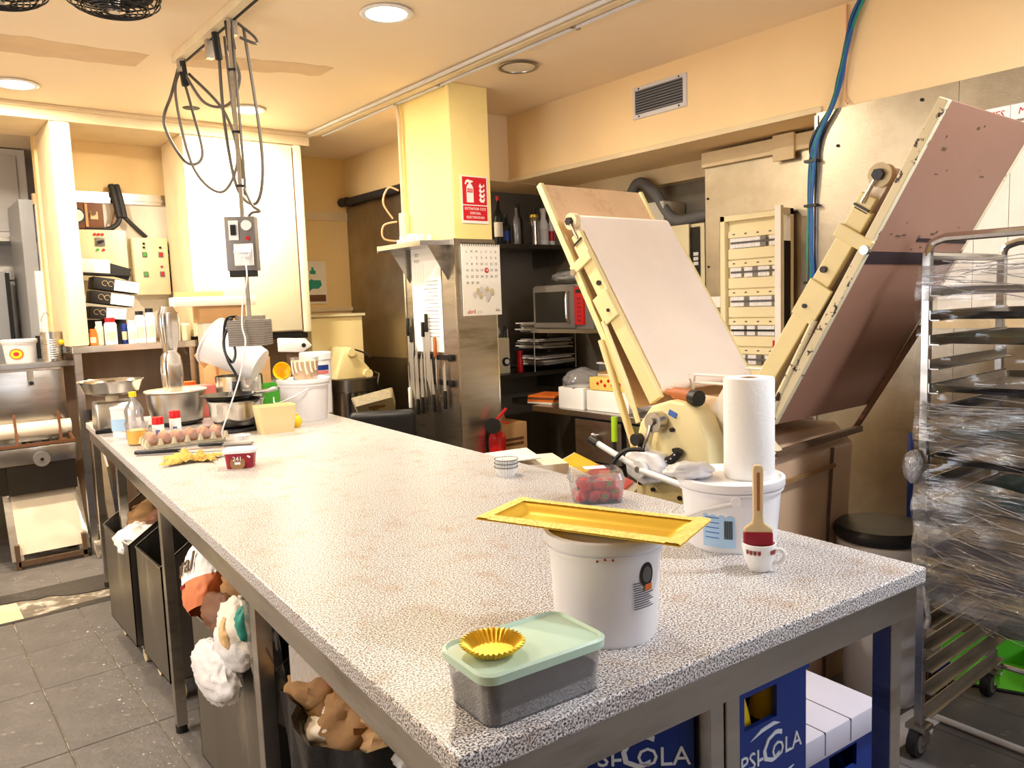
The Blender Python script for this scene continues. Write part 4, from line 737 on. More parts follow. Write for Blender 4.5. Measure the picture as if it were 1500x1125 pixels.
txt('EXTINTOR CO2', .021, 'white', sg, (0, -.0046, -.052), FY); txt('ESPECIAL', .019, 'white', sg, (0, -.0046, -.077), FY); txt('ELECTRICIDAD', .019, 'white', sg, (0, -.0046, -.101), FY)
ca = thing('wall_calendar', 'white monthly calendar with a photo of eggs on the column', 'calendar', (2.245, 2.943, 1.595))
MB().bx(-.128, .150, -.006, -.001, -.205, .205).build('page', 'paper', ca, smooth=False)
for k in range(17): MB().tube(arc((-.12+.0158*k, -.003, .205), .009, -60, 240, 8, 'x'), .0015, 5).build('spiral_ring', 'iron', ca)
days = 'L M M J V S D'.split()
for i, d in enumerate(days): txt(d, .017, 'printgrey', ca, (-.092+.035*i, -.0065, .163), FY)
for n_ in range(1, 31):
    c = (n_) % 7; r_ = (n_) // 7
    z = .128-.036*r_
    if n_ == 18: MB().cyl((-.092+.035*c, -.0075, z), (-.092+.035*c, -.006, z), .0155, n=20).build('red_dot', 'red', ca)
    txt(str(n_), .020, 'white' if n_ == 18 else 'printgrey', ca, (-.092+.035*c, -.008 if n_ == 18 else -.0065, z), FY)
for k, (x, z) in enumerate(((-.045, -.085), (-.02, -.065), (.005, -.055), (-.002, -.088), (.03, -.07), (.045, -.058), (.055, -.085), (.08, -.068), (.045, -.105))):
    MB().lathe([(0, 0), (.0145, 0), (.0145, .001), (0, .001)], 16, sy=1.35).xf(Matrix.Translation((x, -.0065-.0003*k, z)) @ Matrix.Rotation(R(90), 4, 'X')).build('egg_print', 'carton' if k % 2 else 'greywhite', ca)
txt('abril', .034, 'printred', ca, (-.072, -.0065, -.182), FY); txt('2025', .02, 'greywhite', ca, (-.015, -.0065, -.185), FY); MB().bx(.105, .138, -.0068, -.006, -.183, -.179).bx(.105, .13, -.0068, -.006, -.175, -.172).build('print_line', 'printgrey', ca, smooth=False)
fe = thing('fire_extinguisher', 'small red fire extinguisher with black horn hung on the column', 'extinguisher', (2.285, 2.885, .42))
MB().lathe([(.0, 0), (.045, .0), (.05, .01), (.05, .24), (.044, .265), (.022, .285), (.016, .30), (.016, .32)], 24).build('cylinder', 'red', fe); MB().cyl((0, 0, .31), (0, 0, .345), .02, n=14).build('valve', 'iron', fe)
MB().beam((-.01, 0, .345), (.06, -.02, .415), .022, .012).beam((.01, 0, .345), (.075, -.02, .325), .02, .008).build('lever', 'red', fe, bevel=.002); MB().cyl((-.03, -.02, .335), (-.075, -.06, .33), .022, .048, n=22).build('horn', 'blackmatte', fe); MB().tube([(0, 0, .335), (-.035, -.022, .336)], .010, 8).build('hose', 'black', fe); MB().bx(-.03, .03, .045, .056, .10, .30).build('bracket', 'iron', fe, smooth=False)
cs = thing('bracket_shelf', 'steel bracket shelf on the column above the knives', 'shelf', (2.076, 0, 0))
MB().prism([(-.155, 3.06), (0, 2.99), (0, 3.49), (-.155, 3.55)], 'z', 1.80, 1.828).build('shelf_board', 'steel', cs, smooth=False)
for y in (3.02, 3.44): MB().prism([(0, 1.80), (-.13, 1.80), (0, 1.60)], 'y', y, y+.004).build('bracket', 'steel', cs, smooth=False)
MB().prism([(-.155, 3.55), (-.155, 3.553), (-.001, 3.493), (-.001, 3.49)], 'z', 1.79, 1.83).build('rear_edge', 'steel', cs, smooth=False)
for i, (y, r, h, m) in enumerate(((3.40, .034, .05, 'greywhite'), (3.46, .02, .035, 'plasticwhite'), (3.32, .03, .06, 'plasticwhite'), (3.22, .035, .05, 'cardwhite'), (3.13, .016, .04, 'plasticwhite'))):
    t = thing('plastic_cup', ('low grey', 'tiny white', 'tall white', 'cream', 'narrow white')[i]+' cup on the column bracket shelf', 'cup', (2.03, y, 1.828)); MB().shell([(r*.85, 0), (r, h)], .002, 18).build('cup_body', m, t)
ns = thing('notice_sheet', 'tall white list sheet taped on the steel column side', 'paper', (2.074, 3.255, 1.50)); MB().bx(-.002, 0, -.165, .155, -.32, .30).build('sheet_paper', 'paper', ns, smooth=False)
for k in range(4): MB().bx(-.003, -.002, .02+.03*k, .022+.03*k, -.28, .22).build('table_rule', 'greywhite', ns, smooth=False)
for k in range(16): MB().bx(-.003, -.002, -.13, -.02+.02*(k % 3), .10-.022*k, .103-.022*k).build('print_line', 'printgrey', ns, smooth=False)
txt('777', .03, 'printgrey', ns, (-.0025, .09, .26), FX); txt('V E S', .026, 'printgrey', ns, (-.0025, .09, .225), FX)
mr = thing('magnetic_knife_rack', 'two dark magnetic bars holding knives on the column', 'knife rack', (2.066, 3.20, 0))
for z in (1.135, .985): MB().bx(0, .01, -.20, .22, z, z+.03).build('magnet_bar', 'iron', mr, smooth=False); MB().bx(-.012, .0, -.205, -.17, z-.006, z+.036).build('end_block', 'black', mr, bevel=.003)
def rknife(y, zt, zb, hl, up, label, hm='black', bw=.016, tilt=0):
    t = thing('chef_knife', label, 'knife', (2.058, y, (zt+zb)/2), rot=(R(tilt), 0, 0)); h = (zt-zb)/2
    if up: hz0, hz1, b0, b1 = h-hl, h, -h, h-hl
    else: hz0, hz1, b0, b1 = -h, -h+hl, -h+hl, h
    MB().bx(-.011, .005, -.011, .011, hz0, hz1).build('handle', hm, t, bevel=.004)
    tip = b0 if up else b1; root = b1 if up else b0
    MB().prism([(-bw, root), (bw, root), (bw, root+(tip-root)*.75), (-bw*.8, tip)], 'x', -.002, .001).build('blade', 'blade', t, smooth=False)
rknife(3.455, 1.385, .93, .11, True, 'longest knife beside the white handled one, handle up'); rknife(3.425, 1.335, .87, .10, True, 'knife with worn black handle up, next to the longest'); rknife(3.47, 1.12, .82, .13, False, 'knife with a white handle pointing down', 'white', .012)
rknife(3.38, 1.22, .785, .10, False, 'broad knife with black handle down near the white handle', bw=.02); rknife(3.325, 1.18, .80, .10, False, 'medium knife with black handle down in the rack middle'); rknife(3.285, 1.36, .90, .09, True, 'thin knife with black handle up in the rack middle', bw=.01); rknife(3.245, 1.41, .92, .11, True, 'wide cleaver-like knife with black handle up', bw=.024)
rknife(3.205, 1.14, .815, .11, False, 'curved slicing knife with black handle down', bw=.012, tilt=-5); rknife(3.16, 1.27, .96, .12, True, 'sharpening steel with a brown wooden handle up', 'wood', .006); rknife(3.075, 1.13, .845, .11, False, 'short knife with black handle down by the end block', bw=.014)
tag(place(MB().beam((0, 0, -.1), (0, 0, .1), .006, .016).box((0, 0, -.06), (.008, .03, .02)).box((0, 0, -.09), (.008, .035, .015)).build('bottle_opener', 'steelclean', smooth=False), (2.056, 3.125, .985)), 'small steel opener hanging among the knives', 'opener')
# ================================================================ ALCOVE
def shelf(name, label, x0, x1, y0, y1, z, m='steeldark', t=.03):
    o = thing(name, label, 'shelf'); MB().bx(x0, x1, y0, y1, z-t, z).build('shelf_board', m, o, smooth=False, bevel=.002); [MB().bx(a, a+.003, y1-.20, y1, z-t-.12, z-t).build('bracket', m, o, smooth=False) for a in (x0, x1-.12)]; return o
shelf('alcove_shelf', 'dark steel shelf of liquor bottles beside the column', 2.45, 3.54, 3.50, 3.84, 1.862); shelf('alcove_shelf', 'dark steel shelf with paper trays beside the column', 2.45, 3.54, 3.45, 3.84, .965)
ms = thing('alcove_shelf', 'narrow steel shelf under the microwave', 'shelf'); MB().bx(3.02, 3.545, 2.60, 3.42, 1.245, 1.27).build('shelf_board', 'steel', ms, smooth=False); MB().prism([(3.05, 1.245), (3.545, 1.245), (3.545, 1.02)], 'y', 2.74, 2.745).build('bracket', 'steel', ms, smooth=False)
mw = thing('microwave', 'grey microwave with dark door and red control strip', 'microwave', (3.05, 0, 1.27))
MB().bx(0, .44, 2.83, 3.40, 0, .295).build('case', 'greypaint', mw, bevel=.006); MB().bx(-.018, 0, 2.985, 3.395, .01, .285).build('door', 'greypaint', mw, bevel=.004); MB().bx(-.021, -.018, 3.06, 3.37, .045, .25).build('door_window', 'black', mw, smooth=False); MB().tube(spline([(-.02, 3.025, .05), (-.05, 3.022, .06), (-.055, 3.022, .15), (-.05, 3.022, .235), (-.02, 3.025, .245)]), .008, 8).build('door_handle', 'steelclean', mw); MB().bx(-.018, 0, 2.90, 2.982, .03, .275).build('control_strip', 'red', mw, smooth=False); MB().bx(-.021, -.018, 2.915, 2.965, .235, .258).build('display', 'black', mw, smooth=False)
for k in range(12): MB().bx(-.0205, -.018, 2.92+.022*(k % 2), 2.936+.022*(k % 2), .05+.028*(k//2), .066+.028*(k//2)).build('key', 'maroon', mw, smooth=False)
tag(place(crumple((0, 0, .05), .13, (.9, 1.2, .35), 8, jit=.10).build('plastic_parcel', 'bottleclear', angle=70), (3.2, 3.16, 1.568)), 'clear wrapped parcel on top of the microwave', 'parcel')
tag(MB().bx(3.12, 3.36, 2.85, 2.985, 1.568, 1.62).build('cardboard_tray', 'cardboard', bevel=.004), 'brown cardboard tray on top of the microwave', 'tray')
def btl(x, y, h, r, m, label, lid='black', neck=.35, lab=None, z=1.862):
    t = thing('bottle', label, 'bottle', (x, y, z)); MB().lathe([(r*.95, 0), (r, .006), (r, h*.55), (r*.8, h*.65), (r*neck, h*.74), (r*neck, h*.93)], 20).build('glass_body', m, t); MB().cyl((0, 0, h*.91), (0, 0, h), r*neck*1.25, n=14).build('cap', lid, t)
    if lab: wraplabel(t, r+.0006, -190, -70, h*.16, h*.46, lab)
    return t
yb_ = 3.62
btl(2.905, yb_-.03, .33, .034, 'bottledark', 'wine bottle with white label and red cap', 'red', lab='cardwhite'); btl(2.975, yb_+.04, .20, .022, 'orange', 'small orange bottle behind the wine bottle', 'black'); btl(3.02, yb_+.03, .22, .032, 'bottledark', 'short dark blue bottle on the liquor shelf', 'black', lab='bluecrate')
btl(3.09, yb_, .29, .03, 'bottleclear', 'clear half full liquor bottle beside the chrome shaker', 'black'); btl(3.15, yb_+.04, .30, .028, 'bottledark', 'tall dark bottle with thin neck on the shelf', 'black', .3)
sk = thing('cocktail_shaker', 'white and chrome cocktail shaker with dark stripe', 'shaker', (3.255, yb_, 1.862)); MB().lathe([(.036, 0), (.038, .02), (.033, .12), (.036, .17), (.034, .20), (.020, .215)], 22).build('shaker_body', 'steelclean', sk); MB().cyl((0, 0, .20), (0, 0, .222), .032, n=20).build('gold_collar', 'gold', sk); MB().cyl((0, 0, .22), (0, 0, .27), .014, n=12).build('cap', 'iron', sk); wraplabel(sk, .0385, -150, -140, .01, .19, 'brown')
btl(3.345, yb_, .27, .038, 'plasticwhite', 'white ceramic bottle with dark writing', 'plasticwhite', .5, lab='greywhite'); btl(3.435, yb_+.02, .24, .03, 'plasticwhite', 'white bottle with red label near the wall', 'maroon', lab='red')
# shelf with paper trays
tw = thing('toaster_oven', 'cream upright appliance with black round dial on the alcove shelf', 'appliance', (2.80, 3.62, .965)); MB().bx(-.12, .12, -.09, .10, 0, .25).build('case', 'boxbeige', tw, bevel=.01); MB().cyl((.075, -.105, .085), (.075, -.09, .085), .03, n=20).build('dial', 'black', tw); MB().cyl((.075, -.112, .085), (.075, -.105, .085), .018, n=16).build('dial_centre', 'white', tw)
tag(place(crumple((0, 0, .04), .07, (1, .8, .6), 12, jit=.1).build('plastic_bag', 'greywhite', angle=70), (2.82, 3.62, 1.222)), 'folded grey bag on the cream appliance', 'bag')
btl(2.975, 3.66, .33, .030, 'bottledark', 'dark sauce bottle beside the cream appliance', 'black', lab='maroon', z=.965); btl(3.03, 3.56, .15, .024, 'red', 'short red canister beside the dark sauce bottle', 'red', .8, z=.965)
pt_ = thing('paper_tray', 'three tier wire paper tray stuffed with magazines', 'paper tray', (3.31, 3.64, .965))
for z in (.03, .15, .27): MB().bx(-.20, .20, -.15, .15, z, z+.006).build('tray_level', 'iron', pt_, smooth=False)
for x in (-.2, .2):
    for y in (-.15, .15): MB().tube([(x, y, 0), (x, y, .30)], .005, 6).build('wire_post', 'steel', pt_)
rs = random.Random(2)
for z, lvn in ((.037, 'bottom'), (.157, 'middle'), (.277, 'top')):
    for k in range(6): tag(place(MB().bx(-.14, .17, -.13, .12, 0, .009).build('magazine', ('paper', 'greywhite', 'cardwhite', 'printgrey')[k % 4], smooth=False), (3.30+rs.uniform(-.02, .05), 3.63+rs.uniform(-.03, .01), .965+z+.0115*k), rs.uniform(-.12, .12), rot=(0, rs.uniform(-.02, .02), rs.uniform(-.12, .12))), 'loose magazine in the '+lvn+' tier of the wire paper tray', 'magazine', 'magazines in the '+lvn+' tier')
# counter with drawers along the recess
cn = thing('drawer_counter', 'dark steel counter with drawers along the recess wall', 'counter'); MB().bx(2.70, 3.545, 1.75, 3.05, .765, .80).build('counter_top', 'steel', cn, smooth=False, bevel=.003); MB().bx(2.86, 3.545, 3.05, 3.45, .765, .80).build('corner_top', 'steeldark', cn, smooth=False)
MB().bx(2.76, 3.53, 1.78, 2.72, .05, .765).build('counter_body', 'blackmatte', cn, smooth=False)
for y0, y1 in ((2.31, 2.69), (1.84, 2.27)):
    d = MB().bx(2.735, 2.76, y0, y1, .50, .745).build('drawer', 'steel', cn, smooth=False, bevel=.003); MB().cyl((2.70, (y0+y1)/2, .66), (2.735, (y0+y1)/2, .66), .010, .008, n=12).sph((2.695, (y0+y1)/2, .66), .024, (.6, 1, 1)).build('knob', 'steelclean', d)
    MB().bx(2.735, 2.76, y0, y1, .10, .485).build('door', 'steel', cn, smooth=False, bevel=.003)
def flatstack(n, x, y, z, w, d, h, m, label, cat, rz=0, name='folder', grp=None):
    for k in range(n): tag(place(MB().bx(-w/2, w/2, -d/2, d/2, 0, h).build(name, m[k % len(m)], smooth=False, bevel=min(.002, h*.3)), (x, y, z+k*(h+.0008)), rz+.06*(k % 3)), label, cat, grp)
[flatstack(1, 2.87, 3.07, .801+.0138*k, .22, .20, .013, [m], lb, 'folder', .2+.05*k) for k, (m, lb) in enumerate((('cardwhite', 'white folder at the bottom of the orange folder pile'), ('orange', 'lower orange folder of the pile near the column'), ('brown', 'brown folder between two orange folders'), ('orange', 'orange folder topping the pile near the column')))]
tag(place(MB().bx(-.10, .10, -.004, .004, 0, .13).build('blue_folder', 'bluecrate', smooth=False), (3.02, 2.90, .802), R(70), rot=(R(-35), 0, R(70))), 'blue folder leaning beside the wrapped paper', 'folder')
pb = thing('wrapped_paper', 'tall white paper pack in torn clear plastic on counter', 'paper pack', (2.86, 2.74, .80), R(6)); MB().bx(-.12, .12, -.10, .10, 0, .13).build('paper_pack', 'paper', pb, bevel=.004); crumple((0, 0, .16), .13, (.95, .85, .62), 21, jit=.07).build('torn_plastic', 'bottleclear', pb, angle=70)
yx = thing('yellow_box', 'yellow box printed with red hearts on the white sheets', 'box', (2.90, 2.44, .925), R(3)); MB().bx(-.13, .13, -.15, .15, 0, .075).build('box_body', mat('kraftyellow', (240, 208, 110), .7), yx, bevel=.002)
for k in range(7): MB().box((-.1305, .085-.028*k, .04+.018*((k*3) % 2)-.005*(k % 3)), (.0015, .018, .018), (R(45), 0, 0)).build('heart_print', 'red', yx, smooth=False)
[flatstack(1, 2.92, 2.44, 1.001+.0098*k, .20, .26, .009, [m], lb, 'paper', .1+.06*k, 'paper_sheet') for k, (m, lb) in enumerate((('carton', 'grey sheet pack lying directly on the yellow box'), ('cardwhite', 'white sheet pack in the middle above the yellow box'), ('brownpaper', 'brown sheet pack topmost above the yellow box')))]
tag(place(MB().bx(-.15, .15, -.17, .17, 0, .12).build('white_carton', 'paper', bevel=.004), (2.91, 2.44, .801)), 'white carton under the yellow box', 'box')
tag(place(crumple((0, 0, .05), .13, (.75, 1.1, .45), 31, jit=.13).build('plastic_bag', 'greywhite', angle=60), (2.84, 2.11, .828)), 'crumpled pale plastic bag at the counter edge', 'bag')
pen = thing('scissor_box', 'small white box holding green and red handled scissors', 'box', (3.12, 2.72, .80)); MB().bx(-.07, .07, -.07, .07, 0, .25).build('box_body', 'clear', pen, bevel=.004); MB().bx(-.08, .08, -.08, .08, .25, .26).build('tray_top', 'white', pen, smooth=False); MB().bx(-.085, -.07, -.02, .02, .262, .29).build('red_tag', 'maroon', pen, smooth=False)
for dy, m in ((.03, 'green'), (-.03, 'red')): MB().tube([(0, dy, .26), (.01, dy-.01, .31)], .012, 8).build('scissor_handle', m, pen); MB().tube([(.01, dy-.01, .31), (.05, dy-.03, .40)], .004, 6).build('scissor_blade', 'steelclean', pen)
hm = thing('long_tool', 'dark pole tool with bright lime green grip leaning on drawers', 'tool', (2.64, 2.29, 0)); MB().tube([(0, 0, .0), (.015, -.005, .68)], .012, 8).build('pole', 'blackmatte', hm); MB().tube([(.015, -.005, .66), (.017, -.005, .80)], .018, 10).build('grip', 'lime', hm)
wc = thing('carton', 'brown printed carton on the floor beside the column', 'box', (2.56, 3.20, 0)); MB().bx(-.16, .10, -.14, .14, .0, .70).build('box_body', 'cardboard', wc, bevel=.003); [MB().bx(-.12, .07, -.1415, -.14, z, z+.018).build('faded_print', 'brown', wc, smooth=False) for z in (.59, .56, .30)]; txt('001', .075, 'brown', wc, (.03, -.141, .46), FY); MB().box((-.02, .10, .73), (.24, .004, .08), (R(-30), 0, 0)).build('flap', 'cardboard', wc, smooth=False)
tc_ = thing('tilted_box', 'tilted grey box spilling yellow and red packets below drawers', 'box', (2.30, 2.20, .30), rot=(0, R(24), R(-62))); MB().bx(-.20, .20, -.12, .12, 0, .28).build('box_body', 'cardwhite', tc_, bevel=.003); MB().bx(-.19, -.05, -.11, .10, .28, .286).build('yellow_packet', 'yellow', tc_, smooth=False); MB().bx(-.04, .16, -.10, .10, .28, .290).build('red_packet', 'red', tc_, smooth=False); MB().bx(.20, .26, -.12, .12, .02, .24).build('teal_folder', 'teal', tc_, smooth=False)
tag(MB().bx(2.10, 2.50, 1.98, 2.42, 0, .215).build('low_carton', 'cardboard', bevel=.004), 'closed carton on the floor under the tilted box', 'box')
wx = thing('white_carton_box', 'white folded carton box standing beyond the table edge', 'box', (1.60, 1.80, 0), R(-25)); MB().bx(-.16, .16, -.12, .12, 0, .78).build('box_body', 'cardwhite', wx, bevel=.003); MB().box((-.06, 0, .806), (.20, .24, .004), (0, R(-3), 0)).build('flap', 'cardwhite', wx, smooth=False)
# electrics
gx = thing('grey_inverter', 'pale grey electrical cabinet high in the recess', 'electrical box', (3.33, 0, 0)); MB().bx(0, .21, 2.475, 2.86, 1.72, 2.05).build('case', 'boxgrey', gx, bevel=.004); MB().bx(-.002, .0, 2.74, 2.83, 1.96, 2.04).build('data_plate', 'printgrey', gx, smooth=False)
gh = tag(MB().tube(spline([(3.38, 2.80, 2.045), (3.38, 2.80, 2.10), (3.38, 2.74, 2.185), (3.37, 2.66, 2.18), (3.36, 2.56, 2.10), (3.36, 2.47, 1.97), (3.36, 2.38, 1.92), (3.36, 2.22, 1.93), (3.36, 2.06, 1.94)]), .034, 12).build('flexible_conduit', 'greytube'), 'thick grey flexible conduit arching over the electrical boxes', 'conduit')
bb_ = thing('fuse_box', 'cream fuse box with half open dark inside', 'electrical box', (3.30, 0, 0)); MB().bx(.02, .24, 2.16, 2.46, 1.49, 1.885).build('case', 'boxbeige', bb_, smooth=False, bevel=.003); MB().bx(.012, .02, 2.19, 2.255, 1.51, 1.865).build('dark_inside', 'black', bb_, smooth=False); MB().bx(-.005, .012, 2.255, 2.46, 1.49, 1.885).build('door', 'boxbeige', bb_, bevel=.002); MB().cyl((-.012, 2.38, 1.83), (-.005, 2.38, 1.83), .012, n=12).build('lock', 'iron', bb_); MB().bx(-.006, -.005, 2.345, 2.375, 1.63, 1.68).build('sticker', 'paper', bb_, smooth=False); MB().bx(-.006, -.005, 2.35, 2.375, 1.58, 1.61).build('print_mark', 'black', bb_, smooth=False)
for k in range(3): MB().bx(.004, .012, 2.195, 2.23, 1.64+.028*k, 1.66+.028*k).build('terminal', 'greywhite', bb_, smooth=False)
tag(MB().bx(3.44, 3.52, 2.16, 2.45, 1.35, 1.465).build('router_box', 'blackmatte', bevel=.004), 'small black box with print under the fuse box', 'electrical box')
# breaker panel
ep = thing('breaker_panel', 'tall cream breaker panel with six rows and open glazed door', 'electrical panel', (3.2, 0, 0))
Y0, Y1, Z0, Z1 = 1.52, 1.925, .86, 1.885
MB().bx(-.05, 0, Y0, Y0+.03, Z0, Z1).bx(-.05, 0, Y1-.03, Y1, Z0, Z1).bx(-.05, 0, Y0, Y1, Z1-.03, Z1).bx(-.05, 0, Y0, Y1, Z0, Z0+.03).build('frame', 'beigepanel', ep, smooth=False, bevel=.002)
MB().bx(-.012, 0, Y0+.03, Y1-.03, Z0+.03, Z1-.03).build('back_plate', 'beigepanel', ep, smooth=False)
rs = random.Random(11); bmesh_cache = {}
for r_ in range(6):
    z = 1.735-.158*r_
    MB().bx(-.026, -.012, Y0+.035, Y1-.035, z-.085, z-.03).bx(-.026, -.012, Y0+.035, Y1-.035, z+.03, z+.065).build('cover_strip', 'beigepanel', ep, smooth=False)
    y = Y1-.055; k = 0
    while y > Y0+.06:
        w = rs.choice((.017, .017, .034)); dark = rs.random() < .18; key = (w, dark, r_ == 3)
        if key in bmesh_cache: o = bpy.data.objects.new('breaker', bmesh_cache[key]); COL.objects.link(o); o.parent = ep
        else: o = MB().bx(-.010, .002, -w, -.001, -.026, .026).bx(-.014, -.010, -w*.8, -w*.2, -.004, .010).build('breaker', 'greypaint' if dark else 'plasticwhite', ep, smooth=False); bmesh_cache[key] = o.data
        o.location = (-.024, y, z); y -= w
        if rs.random() < .08: y -= .02
    MB().bx(-.0385, -.0335, Y0+.06, Y1-.06, z-.004, z+.006).build('toggle_row', 'black' if r_ in (3, 5) else 'printgrey', ep, smooth=False)
    for q in range(4): MB().bx(-.027, -.026, Y1-.08-.075*q, Y1-.065-.075*q, z+.045, z+.052).build('label_dot', 'printgrey', ep, smooth=False)
MB().bx(-.04, -.03, Y0+.07, Y0+.085, 1.16, 1.21).build('red_tag', 'red', ep, smooth=False)
dr = MB().bx(-.13, -.02, Y0-.02, Y0-.004, Z0, Z1).build('open_door', 'clear', ep, smooth=False)
MB().bx(-.145, -.12, Y0-.03, Y0+.004, Z0, Z1+.01).bx(-.13, -.02, Y0-.025, Y0, Z1-.03, Z1).bx(-.13, -.02, Y0-.025, Y0, Z0, Z0+.03).bx(-.05, -.02, Y0-.025, Y0, Z0, Z1).build('door_frame', 'white', dr, smooth=False); MB().bx(-.11, -.055, Y0-.03, Y0-.026, 1.22, 1.72).build('dark_sleeve', 'blackmatte', dr, smooth=False)
tag(MB().bx(3.193, 3.2, 1.955, 2.035, 1.39, 1.45).build('warning_label', 'paper', smooth=False), 'small white printed label beside the breaker panel', 'label')
# cables at the corner
cc = thing('cable_bundle', 'blue and green cable bundle climbing the wall corner', 'cables', (2.87, 0, 0))
rs = random.Random(4)
for k in range(7):
    d = [rs.uniform(-.02, .02) for _ in range(8)]; m = ('bluecable', 'bluecable', 'greencable', 'bluecable', 'black', 'greencable', 'bluecable')[k]
    MB().tube(spline([(.0+d[0]*.5, 1.215+d[0], .9), (0, 1.215+d[1], 1.4), (0, 1.22+d[2], 1.75), (-.005, 1.215+d[3], 2.0), (0, 1.20+d[4], 2.14), (-.005, 1.12+d[5]*.6, 2.27), (0, 1.075+d[6]*.6, 2.40), (0, 1.03+d[7]*.6, 2.60), (0, .985+d[7]*.6, 2.69)]), .007, 6).build('cable', m, cc)
MB().tube(spline([(.01, 1.05, 2.27), (.015, 1.07, 2.32), (.015, 1.06, 2.5), (.015, 1.06, 2.69)]), .005, 6).build('thin_wire', 'orangecable', cc)
for z in (1.5, 1.85, 2.05): MB().box((0, 1.215, z), (.03, .06, .012)).build('cable_tie', 'black', cc, smooth=False)
# air grille
ag = thing('air_grille', 'grey framed air grille with slanted slats on the bulkhead', 'vent', (2.9, 2.125, 2.535)); MB().bx(-.012, 0, -.185, .185, -.085, .085).bx(-.012, 0, -.185, .185, -.085, .085).build('frame', 'greywhite', ag, smooth=False, bevel=.002); MB().bx(-.014, -.012, -.165, .165, -.062, .064).build('dark_opening', 'blackmatte', ag, smooth=False)
for k in range(9): MB().box((-.016, 0, -.056+.0145*k), (.010, .33, .002), (0, R(35), 0)).build('slat', 'fridge', ag, smooth=False)
for y in (-.14, .14):
    for z in (-.074, .075): MB().cyl((-.015, y, z), (-.012, y, z), .005, n=8).build('screw', 'iron', ag)
# label strip and white doors on the right wall
wd = thing('tray_cupboard', 'white panelled cupboard doors with handwritten labels on the steel wall', 'cupboard', (2.8905, 0, 0))
for k, (a, b) in enumerate(((.53, .66), (.408, .528), (.286, .406), (.164, .284), (.0, .162))): MB().bx(-.014, 0, a, b, 1.33, 2.062).build('door', 'cardwhite', wd, smooth=False, bevel=.002)
MB().bx(-.016, 0, -.02, .68, 1.29, 1.33).build('bottom_ledge', 'woodlight', wd, smooth=False)
for a, b, s in ((.412, .60, 'MARTES'), (.16, .410, 'MIERCOLES')):
    MB().bx(-.012, 0, a, b, 2.072, 2.128).build('label_card', 'paper', wd, smooth=False); txt(s, .034, 'printred', wd, (-.0125, (a+b)/2-(.012 if s[1] == 'A' else -.014), 2.10), FX, shear=.2, sx=1.0)
# corridor: advert calendar, dough mixer, chair, tray
ac = thing('wall_poster', 'pale advertising poster with teal shape on the back wall', 'poster', (2.333, 5.338, 1.68)); MB().bx(-.115, .092, -.008, 0, -.175, .175).build('poster_board', 'cardwhite', ac, smooth=False)
MB().prism([(-.09, .0), (-.04, .03), (-.02, .02), (.04, .02), (.05, -.02), (.02, -.05), (-.04, -.05), (-.07, -.08), (-.09, -.05)], 'y', -.010, -.008).build('teal_shape', 'teal', ac, smooth=False); MB().bx(-.05, -.0, -.010, -.008, .07, .10).bx(-.035, -.015, -.010, -.008, .10, .125).build('teal_shape', 'teal', ac, smooth=False); MB().bx(-.10, .08, -.010, -.008, -.155, -.10).build('brown_band', 'brown', ac, smooth=False)
mx = thing('spiral_mixer', 'cream spiral dough mixer with steel bowl in the corridor', 'mixer', (2.26, 4.62, 0)); MB().shell([(.10, .42), (.165, .50), (.178, .62), (.178, .83), (.184, .84), (.186, .845)], .003, 36).build('bowl', 'steelclean', mx); MB().lathe([(.13, .42), (.15, .30), (.17, .0)], 30).build('base', 'machine', mx); MB().lathe([(.180, .845), (.172, .93), (.165, .935)], 36).build('guard', 'steeldark', mx); MB().prism([(-.16, .93), (.08, .90), (.14, .96), (.13, 1.0), (-.02, 1.17), (-.08, 1.17)], 'y', -.03, .22).build('mixer_head', 'machine', mx, bevel=.015); MB().bx(-.22, .22, .22, .55, 0, 1.40).build('mixer_cabinet', 'machine', mx, bevel=.012); MB().cyl((.10, -.06, .96), (.10, -.03, .96), .035, n=18).build('hub', 'machine', mx); MB().cyl((-.03, -.06, 1.13), (-.03, -.03, 1.13), .03, n=18).build('hub', 'machine', mx)
MB().tube(spline([(.0, -.04, 1.15), (.08, -.04, 1.12), (.13, -.04, 1.08)]), .007, 6).build('cord', 'black', mx); MB().tube([(.184, -.02, .85), (.21, -.02, .95), (.21, .05, .96)], .006, 6).build('guard_rod', 'steel', mx); MB().bx(-.25, .235, .20, .56, 1.40, 1.42).build('open_lid', 'boxbeige', mx, smooth=False)
ch = thing('padded_chair', 'black padded chair back seen over the table edge', 'chair', (1.80, 3.38, 0), R(-28)); MB().bx(-.20, .20, -.045, .045, .56, .84).build('backrest', 'leather', ch, bevel=.04, seg=4); MB().bx(-.21, .21, -.43, -.01, .42, .48).build('seat', 'leather', ch, bevel=.02)
for x in (-.18, .18):
    for y in (-.40, -.02): MB().cyl((x, y, 0), (x, y, .44), .013, n=10).build('leg', 'iron', ch)
    MB().cyl((x, -.0, .44), (x, .02, .62), .013, n=10).build('back_post', 'iron', ch)
tt = thing('flour_tray', 'open grey plastic tray tilted up behind the chair', 'tray', (1.98, 3.78, .80), rot=(R(-24), R(-12), R(-28))); loft(MB(), [ring(.24, .30, .02, 0), ring(.27, .33, .02, .06), ring(.26, .32, .02, .06), ring(.23, .29, .02, .004)]).build('tray_body', 'carton', tt); crumple((0, 0, .02), .08, (1.1, 1.3, .25), 17, jit=.2).build('crumbs', 'brownpaper', tt, angle=60)
tag(MB().bx(1.88, 2.06, 3.62, 3.95, 0, .70).build('side_cupboard', 'steeldark', smooth=False), 'dark steel stand behind the column under the tray', 'stand')
